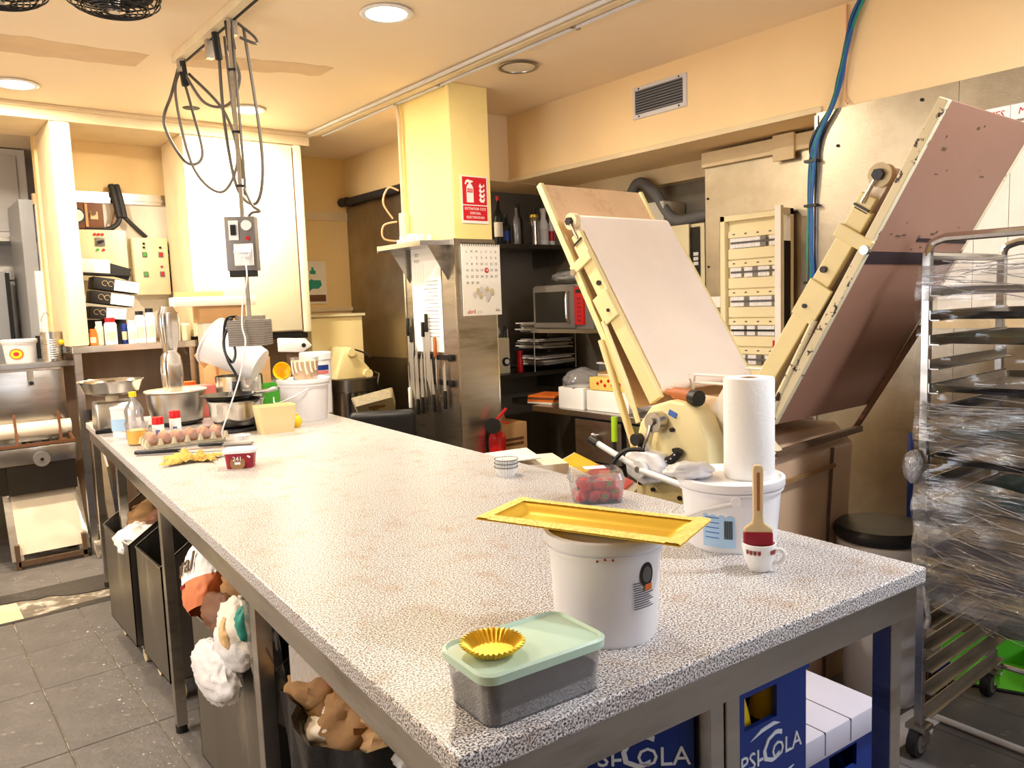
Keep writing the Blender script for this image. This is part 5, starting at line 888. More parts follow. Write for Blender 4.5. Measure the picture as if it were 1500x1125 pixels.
# ================================================================ DOUGH SHEETER
SX, SY = 1.70, .955
ds = thing('dough_sheeter', 'cream dough sheeter with both conveyor wings folded up in a V', 'dough sheeter', (SX, SY, 0))
UA = R(57.5); BA0, BA1 = (.295, 1.045), (.803, 1.943)
def wing(s):
    u = Vector((0, s*math.cos(UA), math.sin(UA))); n = Vector((0, s*math.sin(UA), -math.cos(UA))); p0 = Vector((0, s*.20, 1.10))
    def slab(x0, x1, a0, a1, b0, b1, mt, name, parent=ds, bev=.002, o=p0, uu=u, nn=n):
        v = [Vector((x, 0, 0))+o+uu*a+nn*b for x in (x0, x1) for a in (a0, a1) for b in (b0, b1)]
        mb = MB().add(v, [(0, 1, 3, 2), (4, 6, 7, 5), (0, 4, 5, 1), (2, 3, 7, 6), (0, 2, 6, 4), (1, 5, 7, 3)])
        return mb.build(name, mt, parent, bevel=bev, smooth=False)
    # belt loop with rounded ends
    r = .026; pr = []
    for k in range(9): t = math.pi/2-math.pi*k/8; pr.append((.80+r*math.cos(t), -.0+r*math.sin(t)))
    for k in range(9): t = -math.pi/2-math.pi*k/8; pr.append((.03+r*math.cos(t), r*math.sin(t)))
    mb = MB(); v = [Vector((x, 0, 0))+p0+u*a+n*b for x in (.028, .585) for a, b in pr]; N_ = len(pr)
    mb.add(v, [tuple(range(N_)), tuple(range(2*N_-1, N_-1, -1))]+[(i, N_+i, N_+(i+1) % N_, (i+1) % N_) for i in range(N_)])
    mb.build('conveyor_belt', 'belt', ds, angle=35)
    for x0, x1 in ((0, .026), (.588, .612)): slab(x0, x1, -.02, .70, -.020, .040, 'machine', 'side_rail', bev=.004)
    # slotted rail end with roller bolt
    c = p0+u*.80
    MB().cyl(c+Vector((.004, 0, 0)), c+Vector((.030, 0, 0)), .034, n=20).build('roller_end', 'trimcream', ds); MB().cyl(c+Vector((-.012, 0, 0)), c+Vector((.006, 0, 0)), .017, n=6).build('roller_nut', 'iron', ds)
    MB().tube([c-u*.012+Vector((-.004, 0, 0)), c-u*.085+Vector((-.004, 0, 0))], .006, 8).build('tension_bolt', 'steel', ds)
    slab(.0, .022, .69, .74, -.022, .030, 'machine', 'rail_tip', bev=.003); slab(-.006, .0, .70, .706, -.02, .03, 'iron', 'bolt_plate', bev=0)
    # outer catch board
    o = Vector((0, s*BA0[0], BA0[1])); d = Vector((0, s*(BA1[0]-BA0[0]), BA1[1]-BA0[1])); L_ = d.length; d.normalize(); nn = Vector((0, s*d.z, -abs(d.y)))
    slab(.0, .61, 0, L_, -.004, .010, 'pan' if s > 0 else 'boardbrown', 'catch_board', bev=.001, o=o, uu=d, nn=nn)
    if s < 0:
        slab(.004, .606, .0, L_*.999, .0102, .012, 'boardbrown', 'board_skin', bev=0, o=o, uu=d, nn=nn)
        slab(.01, .60, .565, .605, .0122, .013, mat('oldpaint', (52, 36, 40), .6, 0, .2, 9), 'dark_paint_band', bev=0, o=o, uu=d, nn=nn); slab(.25, .61, .64, .652, .0122, .013, mat('oldpaint', (52, 36, 40), .6), 'dark_paint_band', bev=0, o=o, uu=d, nn=nn)
        for q in range(22):
            rr = random.Random(q); x = rr.uniform(.02, .5); a = rr.choice((rr.uniform(.56, .70), rr.uniform(.75, 1.0))); slab(x, x+rr.uniform(.004, .03), a, a+rr.uniform(.002, .008), .0122, .0128, 'darkwood', 'paint_scratch', bev=0, o=o, uu=d, nn=nn)
    for x0, x1 in ((-.012, .010), (.602, .622)): slab(x0, x1, 0, L_, -.014, .014, 'machinechip' if s < 0 else 'machine', 'board_edge', bev=.003, o=o, uu=d, nn=nn)
    # plates and strut
    slab(-.014, .0, .60, .64, -.025, .095, 'machine', 'link_plate', bev=.003); MB().cyl(p0+u*.61+n*.085+Vector((-.022, 0, 0)), p0+u*.61+n*.085, .013, n=12).build('link_bolt', 'steel', ds)
    slab(-.012, .0, .34, .46, -.02, .062, 'machine', 'hinge_plate', bev=.003); MB().cyl(p0+u*.50+Vector((-.010, 0, 0)), p0+u*.50, .010, n=8).cyl(p0+u*.38+n*.01+Vector((-.018, 0, 0)), p0+u*.38+n*.01, .007, n=8).build('plate_bolt', 'iron', ds)
    MB().tube([p0+u*.36+n*.06+Vector((-.010, 0, 0)), p0+u*.10+n*.085+Vector((-.012, 0, 0)), Vector((-.012, s*.27, .99))], .010, 8).build('support_rod', 'machinechip' if s < 0 else 'machine', ds)
    MB().beam(Vector((-.02, s*.27, .86)), p0+u*.30+n*.10+Vector((-.02, 0, 0)), .012, .03, up=(1, 0, 0)).build('support_strap', 'machine', ds, smooth=False) if s > 0 else MB().beam(Vector((.58, -.255, .93)), o+d*.34+nn*.03+Vector((.60, 0, 0)), .014, .022, up=(1, 0, 0)).build('support_strap', 'brown', ds, smooth=False)
wing(1); wing(-1)
MB().prism([(-.24, .0), (-.25, .55), (-.27, .90), (-.20, .97), (.20, .97), (.27, .90), (.25, .55), (.24, 0)], 'x', .06, .56).build('pedestal', mat('pedestalpaint', (206, 172, 140), .5, 0, .06, 4), ds, bevel=.008)
MB().prism([(-.246, .0), (-.256, .55), (-.276, .90), (-.262, .90), (-.24, .55), (-.23, 0)], 'x', .40, .415).build('pedestal_rib', 'darkwood', ds, smooth=False); MB().beam((.03, -.285, .935), (.58, -.285, .95), .02, .02).build('cross_rod', 'darkwood', ds, smooth=False); MB().beam((.03, -.285, .83), (.40, -.285, .84), .010, .014).build('cross_rod', 'brownpaper', ds, smooth=False)
# gear housing on the table side
gp_ = [(.205, .74), (.21, .93), (.185, 1.01), (.13, 1.075), (.05, 1.10), (-.02, 1.095), (-.075, 1.055), (-.115, .97), (-.13, .74)]
MB().prism(gp_, 'x', -.10, .00).build('gear_housing', 'machine', ds, bevel=.012, seg=3)
MB().prism(gp_, 'x', .004, .11).build('rear_cover', mat('coverpaint', (244, 218, 186), .45, 0, .03), ds, bevel=.008)
MB().bx(-.104, -.10, -.125, .20, .742, .83).build('base_plate', 'machine', ds, smooth=False, bevel=.002)
for y, z in ((.18, .79), (.12, .775), (.0, .765), (-.07, .765), (.03, 1.0), (.02, .93), (-.10, .80)): MB().cyl((-.112, y, z), (-.10, y, z), .008, n=8).build('bolt', 'iron', ds)
MB().tube(arc((-.118, .075, .985), .10, -150, -20, 14, 'x'), .015, 8).build('dial_arc', 'blackmatte', ds)
for k in range(9): t = R(-140+13*k); MB().cyl((-.136, .075+.10*math.cos(t), .985+.10*math.sin(t)), (-.130, .075+.10*math.cos(t), .985+.10*math.sin(t)), .003, n=6).build('dial_notch', 'greywhite', ds)
MB().cyl((-.145, .085, 1.025), (-.10, .085, 1.025), .036, n=20).build('dial_hub', 'steel', ds); MB().cyl((-.158, .085, 1.03), (-.145, .085, 1.03), .014, n=12).build('hub_nut', 'steel', ds); MB().beam((-.14, .09, 1.02), (-.14, .125, .91), .014, .03, up=(1, 0, 0)).build('dial_lever', 'steelclean', ds, bevel=.004); MB().cyl((-.15, .165, .955), (-.12, .165, .955), .022, n=14).build('lever_knob', 'iron', ds)
MB().box((-.102, .03, 1.055), (.003, .035, .02), (R(20), 0, 0)).build('blue_sticker', 'printblue', ds, smooth=False)
MB().prism([(.195, .83), (.205, .90), (.16, .925), (.06, .915), (.03, .88), (.05, .82), (.12, .80)], 'x', -.165, -.10).build('clutch_cover', 'plasticwhite', ds, bevel=.010, seg=3); MB().cyl((-.19, .115, .862), (-.16, .115, .862), .030, n=20).build('clutch_hub', 'white', ds); MB().cyl((-.196, .115, .862), (-.19, .115, .862), .011, n=10).build('hub_bolt', 'steel', ds)
MB().tube([(-.185, .12, .865), (-.19, .32, .935)], .011, 10).tube([(-.185, .11, .86), (-.20, -.12, .835)], .011, 10).build('white_lever', 'white', ds); MB().tube([(-.19, .31, .931), (-.19, .345, .944)], .017, 10).build('lever_knob', 'black', ds)
MB().tube(spline([(-.17, .10, .93), (-.20, .16, .925), (-.22, .20, .88), (-.22, .22, .80)]), .008, 8).build('black_lever', 'iron', ds); MB().sph((-.22, .225, .775), .026).build('ball_knob', 'black', ds)
# centre tray, wire rack, small parts
MB().prism([(-.22, 1.05), (-.17, 1.015), (.17, 1.015), (.22, 1.05), (.22, 1.06), (-.22, 1.06)], 'x', .10, .56).build('flour_pan', 'pan', ds, smooth=False); MB().bx(.02, .10, -.20, .10, .97, 1.05).build('front_guard', 'machine', ds, smooth=False, bevel=.004); MB().box((.03, -.115, 1.04), (.06, .14, .16), (R(35), 0, 0)).build('white_guard', 'cardwhite', ds, bevel=.006)
for b in (.13, .10): MB().tube([(.20, .19, 1.06), (.20, .17, 1.03+b), (.20, -.12, 1.03+b), (.20, -.15, 1.05)], .006, 6).tube([(.20, -.12, 1.03+b), (.50, -.12, 1.03+b), (.50, .15, 1.03+b)], .006, 6).build('wire_guard', 'white', ds)
MB().tube([(.05, -.19, 1.0), (.05, -.27, .92)], .035, 10).build('pivot_arm', 'trimcream', ds); MB().cyl((.0, -.16, 1.0), (.05, -.16, 1.0), .02, n=10).build('pivot_bolt', 'iron', ds)
rp = thing('rolling_pin', 'wooden rolling pin with black end lying on the sheeter housing', 'rolling pin', (1.66, .985, 1.105), R(75)); MB().cyl((-.05, 0, .012), (.05, 0, .012), .022, n=16).build('barrel', 'wood', rp); MB().cyl((.05, 0, .012), (.10, 0, .012), .014, .012, n=12).build('handle', 'wood', rp); MB().cyl((-.085, 0, .006), (-.05, 0, .006), .028, n=12).build('black_end', 'black', rp)
# ================================================================ TRAY RACK
RX, RY = 1.92, .285
rk = thing('tray_rack', 'steel bakery tray rack on casters wrapped in clear film', 'rack', (RX, RY, 0))
D_, W_ = .56, .46
for x in (0, D_):
    for y in (0, -W_):
        MB().bx(x-.012, x+.012, y-.012, y+.012, .10, 1.56).build('post', 'steel', rk, smooth=False, bevel=.002)
        cs_ = MB().bx(x-.03, x+.03, y-.03, y+.03, .085, .10).build('caster_plate', 'steel', rk, smooth=False); MB().bx(x-.025, x+.025, y-.022, y-.017, .03, .088).bx(x-.025, x+.025, y+.017, y+.022, .03, .088).build('fork', 'steelclean', cs_, smooth=False); MB().cyl((x-.015, y-.014, .045), (x-.015, y+.014, .045), .045, n=28).build('tyre', 'rubber', cs_); MB().cyl((x-.015, y-.018, .045), (x-.015, y+.018, .045), .030, n=24).build('wheel_hub', 'greypaint', cs_); MB().cyl((x-.015, y-.026, .045), (x-.015, y+.026, .045), .006, n=8).build('axle', 'steel', cs_); MB().box((x+.03, y, .075), (.03, .05, .02), (0, R(50), 0)).build('brake', 'white', cs_, bevel=.004)
for x in (0, D_): MB().tube(spline([(x, 0, 1.55), (x, -.012, 1.585), (x, -.05, 1.60)])+[(x, -W_+.05, 1.60)]+spline([(x, -W_+.05, 1.60), (x, -W_+.012, 1.585), (x, -W_, 1.55)]), .013, 8).build('top_bar', 'steelclean', rk)
for y in (0, -W_):
    for z in (1.55, .115): MB().tube([(0, y, z), (D_, y, z)], .012, 8).build('side_bar', 'steel', rk)
MB().tube([(D_, 0, .115), (D_, -W_, .115)], .010, 8).build('base_bar', 'steelclean', rk)
lv = [.135+.072*k for k in range(19)]; ra = None
for z in lv:
    for y, sg_ in ((-.012, -1), (-W_+.012, 1)):
        if ra is None or True: o = MB().bx(-.01, D_+.02, min(y, y+sg_*.028), max(y, y+sg_*.028), z, z+.003).bx(-.01, D_+.02, min(y, y+sg_*.003), max(y, y+sg_*.003), z, z+.03).build('rail', 'steel', rk, smooth=False)
tray_levels = [6, 7, 9, 11, 12, 13, 14, 16, 17, 18]
tmesh = None
for q, i in enumerate(tray_levels):
    t = thing('baking_tray', 'dark baking tray in the wrapped rack, '+('topmost', 'second from top', 'third from top', 'fourth from top', 'fifth from top', 'sixth from top', 'seventh from top', 'eighth from top', 'ninth from top', 'lowest')[9-q], 'tray', (RX, RY-W_/2, lv[i]+.0035), 0, 'trays in the wrapped rack')
    if tmesh is None:
        o = loft(MB(), [[(x+.285, y, z) for x, y, z in r_] for r_ in (ring(.52, .40, .02, 0), ring(.555, .425, .03, .020), ring(.56, .43, .03, .022), ring(.55, .42, .03, .022), ring(.515, .395, .02, .0015))]).build('tray_body', mat('traymetal', (120, 112, 108), .35, .9, .12, 4, c2=(60, 52, 48), thr=.58, s2=5, soft=.1), t); tmesh = o.data
    else: o = bpy.data.objects.new('tray_body', tmesh); COL.objects.link(o); o.parent = t
for z, h in ((1.02, .09), (.72, .08), (1.25, .05)): 
    tag(place(MB().bx(.05, .50, -.18, .18, 0, h*.4).build('dough_cloth', mat('tealcloth', (70, 112, 108), .8, 0, .1, 8), bevel=.006), (RX, RY-W_/2, lv[min(range(19), key=lambda k: abs(lv[k]-z) + (0 if k in tray_levels else 9))]+.006)), 'teal cloth lying in a tray of the wrapped rack', 'cloth', 'cloths in the rack')
rs = random.Random(6)
def film(u, v, off=0.):
    y = .016-(W_+.03)*u; z = .50+1.02*v
    return (-.022-off+.010*math.sin(31*v+5*u+off*90)+.006*math.sin(60*v-9*u)+.005*math.sin(13*u+20*v), y, z-.06*u*(1-v))
MB().sheet(film, 26, 90).build('wrap_film', 'filmthin', rk, angle=180)
for a_, b_, of in ((.0, .40, .006), (.03, .36, .014), (.47, .61, .008), (.90, 1.0, .008)): MB().sheet(lambda u, v: film(u, a_+(b_-a_)*v, of), 26, max(10, int(110*(b_-a_)))).build('wrap_band', 'film', rk, angle=180)
MB().sheet(lambda u, v: (-.02+(D_+.03)*u, .022+.006*math.sin(30*v+7*u), .52+1.0*v), 20, 60).build('wrap_film', 'filmthin', rk, angle=180)
st_ = MB()
for k in range(110):
    band = rs.choice((.55, .62, .68, .74, .80, .86, 1.02, 1.08, 1.12, 1.47, 1.50)); z0 = band+rs.uniform(-.035, .035); sl = rs.uniform(-.10, .03) if band < 1.0 else rs.uniform(-.05, .03); y0 = .012-rs.uniform(0, .2); y1 = y0-rs.uniform(.08, .34)
    st_.tube([(-.036-rs.uniform(0, .012), y0+(y1-y0)*t, z0+sl*t+rs.uniform(-.004, .004)) for t in (0, .25, .5, .75, 1)], rs.uniform(.0006, .0016), 4)
o = st_.build('film_folds', 'filmrope', rk); o['kind'] = 'stuff'
crumple((-.028, .02, .92), .030, (.8, .9, 1.5), 41, jit=.12).build('film_knot', 'filmrope', rk, angle=60); MB().tube(spline([(-.03, -.02, .56), (-.035, -.03, .50), (-.032, -.035, .46), (-.04, -.03, .43)]), .008, 6).build('film_tail', 'filmrope', rk)
# ================================================================ BENEATH AND BESIDE THE TABLE
def bin_(name, label, x0, x1, y0, y1, zl, zh, zb=.09):
    t = thing(name, label, 'bin', (x0, y0, 0)); w, d = x1-x0, y1-y0; k = .004
    MB().bx(0, k, 0, d, zb, zl).build('front_panel', 'binsteel', t, smooth=False); MB().bx(w-k, w, 0, d, zb, zh).build('back_panel', 'binsteel', t, smooth=False); MB().bx(0, w, 0, d, zb, zb+k).build('bottom_panel', 'binsteel', t, smooth=False)
    for y in (0, d-k): MB().prism([(0, zb), (w, zb), (w, zh), (w*.75, zh), (0, zl)], 'y', y, y+k).build('side_panel', 'binsteel', t, smooth=False)
    for y in (0, d-k): MB().beam((0, y+k/2, zl), (w*.75, y+k/2, zh), .006, .004, up=(0, 1, 0)).build('folded_edge', 'steelclean', t, smooth=False)
    MB().bx(-.003, .004, 0, d, zl-.004, zl+.003).build('folded_edge', 'steelclean', t, smooth=False)
    for x in (.05, w-.05):
        for y in (.05, d-.05): c = MB().bx(x-.02, x+.02, y-.02, y+.02, .06, zb).build('caster', 'steel', t, smooth=False); MB().cyl((x-.012, y, .032), (x+.012, y, .032), .032, n=18).build('wheel', 'boxbeige', c)
    return t
bin_('flour_bin', 'steel ingredient bin holding crumpled paper, furthest along the table', .205, .62, 2.68, 3.14, .52, .73); bin_('flour_bin', 'empty open steel ingredient bin between two table legs', .215, .62, 2.24, 2.60, .535, .74); bin_('flour_bin', 'steel ingredient bin overflowing with bags and packaging', .155, .60, 1.06, 1.67, .56, .76)
def wad(name, label, c, r, sc, seed, m, jit=.16, cat='paper'):
    return tag(place(crumple((0, 0, 0), r, sc, seed, jit=jit).build(name, m, angle=55), c), label, cat)
wad('crumpled_paper', 'white crumpled paper in the furthest bin', (.30, 2.84, .50), .11, (.9, 1.2, .5), 51, 'paper'); wad('crumpled_paper', 'brown crumpled paper in the furthest bin', (.38, 2.99, .56), .10, (1, .9, .6), 52, 'brownpaper'); wad('crumpled_paper', 'dark brown wrapper in the furthest bin', (.40, 2.86, .56), .07, (1, .9, .6), 53, 'brown')
fb_ = thing('flour_bag', 'white and orange printed flour bag stuffed in the bin', 'bag', (.155, 1.535, .60), rot=(R(-30), R(12), 0))
from mathutils import noise as nz_
def bagf(u, v):
    a = 2*math.pi*u; k = max(.15, math.sin(math.pi*(.16+.76*v)))**.45; A_, B_ = .050*k, .100*k
    d = 1+.16*nz_.noise(Vector((math.cos(a)*1.6, math.sin(a)*1.6, v*3)))+.07*(1-2*abs(nz_.noise(Vector((math.cos(a)*4, math.sin(a)*4, v*7)))))
    return (A_*d*math.cos(a), B_*d*math.sin(a), .19*v)
MB().sheet(lambda u, v: bagf(u, .42+.58*v), 60, 18).build('bag_upper', 'paper', fb_, angle=60); MB().sheet(lambda u, v: bagf(u, .42*v), 60, 14).build('bag_lower', mat('bagorange', (224, 132, 86), .7, 0, .08), fb_, angle=60); MB().sheet(lambda u, v: tuple(Vector(bagf(u, 1))*(1-v)+Vector((0, 0, .19+.012*v))*v), 60, 4).build('bag_fold', 'dough', fb_, angle=60)
tx_ = txt('aral', .075, 'darkwood', fb_, (0, 0, 0), (0, 0, 0), shear=.3, ext=.0015)
for v_ in tx_.data.vertices:
    y_, z_, e_ = -v_.co.x, .128+v_.co.y, v_.co.z; v_.co = (-(.0535*math.sqrt(max(.05, 1-(y_/.102)**2)))-e_-.002, y_, z_)
for k in range(4): MB().bx(-.056, -.050, .022-.009*k, .028-.009*k, .066, .076).build('small_print', 'maroon', fb_, smooth=False)
wad('crumpled_paper', 'brown paper sack crumpled behind the flour bag', (.25, 1.36, .69), .10, (.8, 1.2, .65), 54, 'brownpaper'); wad('crumpled_paper', 'dark brown wrapper in the overflowing bin', (.16, 1.35, .635), .085, (.6, 1.2, .6), 55, 'brown'); wad('crumpled_wrapper', 'white wrapper with food picture in the overflowing bin', (.145, 1.19, .655), .085, (.5, 1.05, .75), 56, 'cardwhite', cat='wrapper'); wad('crumpled_wrapper', 'teal printed wrapper at the bin corner', (.13, 1.10, .70), .045, (.6, .6, .9), 57, 'teal', cat='wrapper'); wad('bread_piece', 'small orange brown crust on the white wrapper', (.105, 1.18, .655), .035, (.5, .9, 1), 58, 'batter', cat='crust')
def pb_(u, v):
    a = 2*math.pi*u; w = .06+.085*math.sin(math.pi*min(1, .12+.95*v))**.8
    return (.0+w*.42*math.cos(a)*(1+.08*math.sin(7*a+9*v)), w*1.25*math.sin(a)*(1+.06*math.sin(11*a)), .23-.25*v+.01*math.sin(6*a))
wb2 = thing('plastic_bag', 'knotted white plastic bag hanging over the bin front', 'bag', (.105, 1.27, .535))
crumple((0, .02, -.02), .11, (.40, 1.15, .66), 71, 60, 40, .10).build('bag_belly', 'bagwhite', wb2, angle=50); crumple((.03, -.06, .075), .085, (.5, 1.15, .70), 72, 48, 32, .08).build('bag_neck', 'bagwhite', wb2, angle=50)
tag(place(MB().sheet(lambda u, v: (.03*math.sin(7*u+3*v), -.12*u, .20*v-.1*u*u), 12, 10).build('plastic_sheet', 'clear', thick=.001), (.12, 1.04, .60)), 'thin clear plastic sheet draped at the bin side', 'plastic sheet')
# black bag bin
bb2 = thing('bin_bag', 'black bin bag full of brown paper under the table', 'bin bag', (.325, .70, 0))
def bagb(u, v):
    a = 2*math.pi*u; r = .21+.035*v+.012*math.sin(9*a+4*v)+.006*math.sin(23*a); return (r*math.cos(a), r*1.12*math.sin(a), .02+.60*v+.018*math.sin(5*a)*v)
MB().sheet(bagb, 60, 14).build('bag_body', 'bagblack', bb2, angle=60); MB().lathe([(0, .015), (.215, .02)], 24).build('bag_bottom', 'bagblack', bb2); MB().sheet(lambda u, v: tuple(Vector(bagb(u, 1))*1 + Vector((-.035*math.cos(2*math.pi*u)*v, -.035*math.sin(2*math.pi*u)*v, .012*math.sin(3.14*v)-.06*v))), 60, 4).build('bag_hem', 'bagblack', bb2, angle=60)
for i, (c, r, sc, m, lb) in enumerate((((.19, .80, .60), .085, (.8, 1.0, .75), 'brownpaper', 'open brown paper bag mouth in the black bin'), ((.21, .66, .61), .085, (.9, .95, .85), 'brownpaper', 'tan kraft paper ball in the black bin'), ((.24, .55, .63), .075, (1, .9, .9), 'cardboard', 'torn corrugated card in the black bin'), ((.16, .70, .575), .07, (.8, 1.2, .6), 'dough', 'white greasy paper in the black bin'), ((.19, .71, .69), .032, (.9, 1.2, .8), 'red', 'red wrapper in the black bin'), ((.32, .64, .66), .075, (1, 1, .7), 'brown', 'dark brown paper in the black bin'), ((.25, .47, .60), .06, (1, 1, .8), 'greywhite', 'grey plastic scrap in the black bin'))): wad('crumpled_paper', lb, c, r, sc, 60+i, m, .24)
tag(place(MB().bx(-.05, .05, -.001, .001, -.06, .05).build('white_card', 'paper', smooth=False), (.155, .79, .685), R(-50)), 'square white card standing in the black bin', 'card'); tag(place(MB().sph((0, 0, 0), .045, (.6, 1, 1.0)).build('green_pouch', mat('palegreen', (130, 156, 150), .5)), (.20, .83, .70)), 'pale green pouch behind the white card', 'pouch')
# crates
def crate(name, label, loc, rz, w=.30, d=.36, h=.25, tx=.0):
    t = thing(name, label, 'crate', loc, rz); k = .010; a = w*.17
    MB().bx(-w/2, -a, 0, k, 0, h).bx(a, w/2, 0, k, 0, h).bx(-a, a, 0, k, 0, h-.085).bx(-a, a, 0, k, h-.022, h).build('front_wall', 'bluecrate', t, smooth=False)
    MB().bx(-w/2, w/2, d-k, d, 0, h).build('rear_wall', 'bluecrate', t, smooth=False)
    for x in (-w/2, w/2-k): MB().bx(x, x+k, k, d-k, 0, h).build('side_wall', 'bluecrate', t, smooth=False)
    MB().bx(-w/2, w/2, 0, d, 0, .010).build('crate_floor', 'bluecrate', t, smooth=False)
    for z0, z1 in ((h-.016, h), (0, .014)): MB().bx(-w/2-.004, w/2+.004, -.005, 0, z0, z1).build('lip', 'bluecrate', t, smooth=False)
    T_ = h*.40
    def L_(s, sz, x, z, sh=0): txt(s, sz, 'cratewhite', t, (x+tx, -.0008, z), FY, ext=.0012, shear=sh)
    L_('P', .078, -.092, T_+.004, .2); L_('EPSI', .046, -.044, T_); L_('-', .05, -.002, T_); L_('C', .084, .024, T_+.006, .2); L_('OLA', .046, .074, T_-.003)
    MB().prism([(x+tx, z+T_-.105) for x, z in ((-.082, .070), (-.03, .058), (.036, .062), (.072, .052), (.096, .055), (.072, .046), (.03, .050), (-.03, .046))], 'y', -.002, 0).build('swoosh', 'cratewhite', t, smooth=False); MB().prism([(x+tx, z+T_-.105) for x, z in ((-.03, .146), (.0, .160), (.036, .163), (.054, .155), (.036, .156), (.0, .153))], 'y', -.002, 0).build('swoosh', 'cratewhite', t, smooth=False)
    return t
def bottles(base, rz, grp, lab):
    src = None
    for i in range(3):
        for j in range(3):
            p = Matrix.Rotation(rz, 3, 'Z') @ Vector((-.085+.085*i, .06+.10*j, .013)); loc = (base[0]+p.x, base[1]+p.y, base[2]+p.z)
            if src is None:
                src = thing('crate_bottle', lab, 'bottle', loc, 0, grp); MB().lathe([(.030, 0), (.032, .01), (.032, .11), (.024, .15), (.014, .19), (.013, .22)], 16).build('glass_body', 'bottledark', src); MB().lathe([(.031, .120), (.0255, .150), (.0150, .190), (.0145, .228), (0, .229)], 16).build('yellow_neck_foil', 'yellow', src)
            else: c = copy_tree(src); c.location = loc
LV = ('lowest', 'middle', 'topmost'); p = T(.69, .09); p2 = T(.372, .125)
for k in range(3):
    crate('drink_crate', LV[k]+' blue drink crate of the stack beside the centre legs', (p[0], p[1], .251*k), PHI, .27); crate('drink_crate', LV[k]+' blue drink crate of the turned stack by the bin bag', (p2[0], p2[1], .101+.251*k), PHI-R(33), .25, .20)
tag(place(MB().bx(-.12, .12, .01, .19, 0, .10).build('crate_board', 'woodlight', smooth=False), (p2[0], p2[1], 0), PHI-R(33)), 'low wooden block under the turned crate stack', 'board')
bottles((p[0], p[1], .502), PHI, 'bottles in the topmost crate', 'dark bottle with yellow neck foil in the topmost crate')
p = T(1.32, .32); q_ = thing('foam_box', 'flat grey lavender foam box on a blue crate past the table leg', 'box', (p[0], p[1], .282), PHI); MB().bx(-.17, .17, 0, .26, 0, .070).build('box_body', mat('foam', (196, 192, 206), .7, 0, .03), q_, bevel=.006)
for x in (-.09, .02): MB().bx(x, x+.003, -.001, .26, .01, .0708).build('groove', 'printgrey', q_, smooth=False)
p = T(1.34, .34); crate('drink_crate', 'blue crate carrying the grey foam box', (p[0], p[1], 0), PHI, .36, .26, .28)
def roll(u, v): return (.30*u, .34*v, .006+.05*v*v+.012*math.sin(9*v)**2*(1-v))
tag(place(MB().sheet(roll, 16, 10).build('paper_sheet', 'paper', thick=.003), (1.44, .60, .335), R(-8)), 'bright white curved paper sheet on the low cupboard', 'paper'); tag(MB().bx(1.46, 1.74, .56, .93, 0, .335).build('low_cupboard', 'greywhite', bevel=.01), 'low pale cupboard carrying white paper sheet', 'cupboard')
tag(place(MB().bx(0, .26, 0, .10, 0, .004).build('floor_sheet', 'paper', smooth=False), (1.90, .335, 0.001), R(-4)), 'white sheet lying flat on the floor by the rack', 'paper')
ho = tag(MB().tube(spline([(1.60, .58, .45), (1.72, .44, .43), (1.92, .40, .42), (2.04, .44, .45), (2.02, .56, .50), (1.84, .62, .52), (1.66, .62, .48)]), .012, 8).tube(spline([(1.70, .56, .50), (1.86, .46, .53), (2.0, .46, .54), (2.04, .58, .55)]), .010, 8).build('water_hose', 'white'), 'looped white hose hanging behind the table corner leg', 'hose')
# black cushion on white bucket
stl = thing('bucket_stool', 'white bucket with round black padded seat by the rack', 'stool', (2.20, .548, 0)); MB().lathe([(.12, 0), (.135, .50), (.145, .505), (.145, .53), (.138, .535), (.148, .55), (.148, .575), (.14, .58), (0, .58)], 36).build('bucket_body', 'plasticwhite', stl); MB().lathe([(.10, .58), (.150, .585), (.160, .60), (.160, .612), (.148, .630), (.09, .638), (0, .64)], 40).build('seat_pad', 'leather', stl)
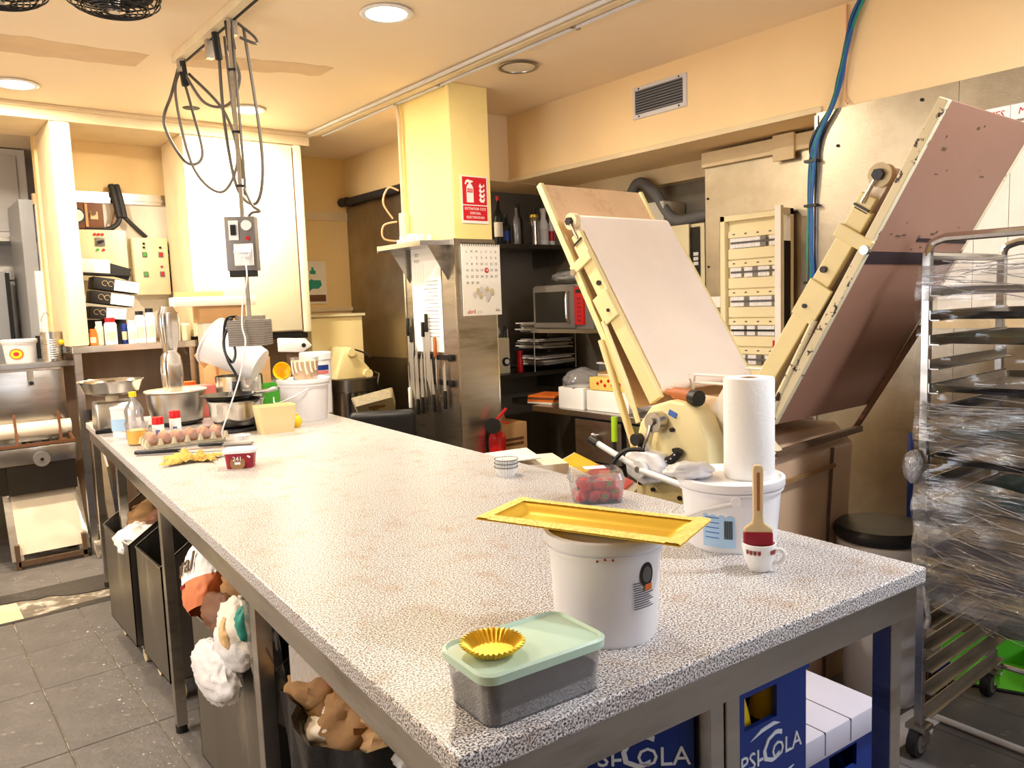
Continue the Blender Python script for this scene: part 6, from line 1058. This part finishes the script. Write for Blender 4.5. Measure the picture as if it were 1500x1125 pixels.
# brooms, dustpan, rod
bm2 = thing('floor_brush', 'brown bristle floor brush with blue block near the rack', 'brush', (2.24, .47, 0), R(-35)); MB().bx(-.15, .15, -.03, .03, .10, .135).build('block', 'bluecrate', bm2, bevel=.01)
st2 = MB(); rs = random.Random(8)
for k in range(260): x, y = rs.uniform(-.145, .145), rs.uniform(-.026, .026); st2.tube([(x, y, .10), (x*1.08+rs.uniform(-.01, .01), y*1.5, .002)], .0022, 3)
o = st2.build('bristles', 'bristle', bm2); o['kind'] = 'stuff'; MB().tube([(0, 0, .13), (.18, .30, .9)], .011, 8).build('broom_pole', 'bluecrate', bm2)
dp = thing('dustpan', 'bright green plastic dustpan on the floor behind the rack', 'dustpan', (2.62, .36, 0.002), R(-68)); MB().bx(-.14, .14, -.12, .12, 0, .004).build('pan_floor', 'green', dp, smooth=False); MB().bx(-.14, .14, .117, .12, .004, .10).bx(-.14, -.137, -.10, .12, .004, .07).bx(.137, .14, -.10, .12, .004, .07).build('pan_wall', mat('brightgreen', (104, 206, 60), .4), dp, smooth=False)
MB().bx(-.139, .139, -.119, .119, .004, .006).build('pan_lining', mat('brightgreen', (104, 206, 60), .4), dp, smooth=False); MB().bx(-.14, .14, -.135, -.12, 0, .006).build('rubber_lip', 'rubber', dp, smooth=False); MB().tube([(0, .12, .06), (0, .30, .20)], .012, 8).build('handle', 'iron', dp)
tag(MB().tube([(2.16, .385, .012), (2.13, -.35, .012)], .011, 8).build('steel_rod', 'white'), 'long white rod lying on the floor under the rack', 'rod')
# flour spilt on the tiles along the bins
fd = MB(); rs = random.Random(12)
for k in range(330):
    t_ = rs.random(); x = rs.gauss(.13, .05) if k % 4 else rs.uniform(-.3, .2); y = rs.uniform(1.1, 3.3); r_ = rs.uniform(.0006, .0026)*(1 if rs.random() < .93 else 2.2); n_ = 5
    if x > .20: continue
    a0 = rs.uniform(0, 6); fd.add([(x, y, .0012)]+[(x+r_*(1+rs.uniform(-.4, .4))*math.cos(a0+2*math.pi*i/n_), y+r_*(1+rs.uniform(-.4, .4))*math.sin(a0+2*math.pi*i/n_), .0004) for i in range(n_)], [(0, i+1, (i+1) % n_+1) for i in range(n_)])
o = fd.build('flour_spill', 'paper', fl); o['kind'] = 'stuff'
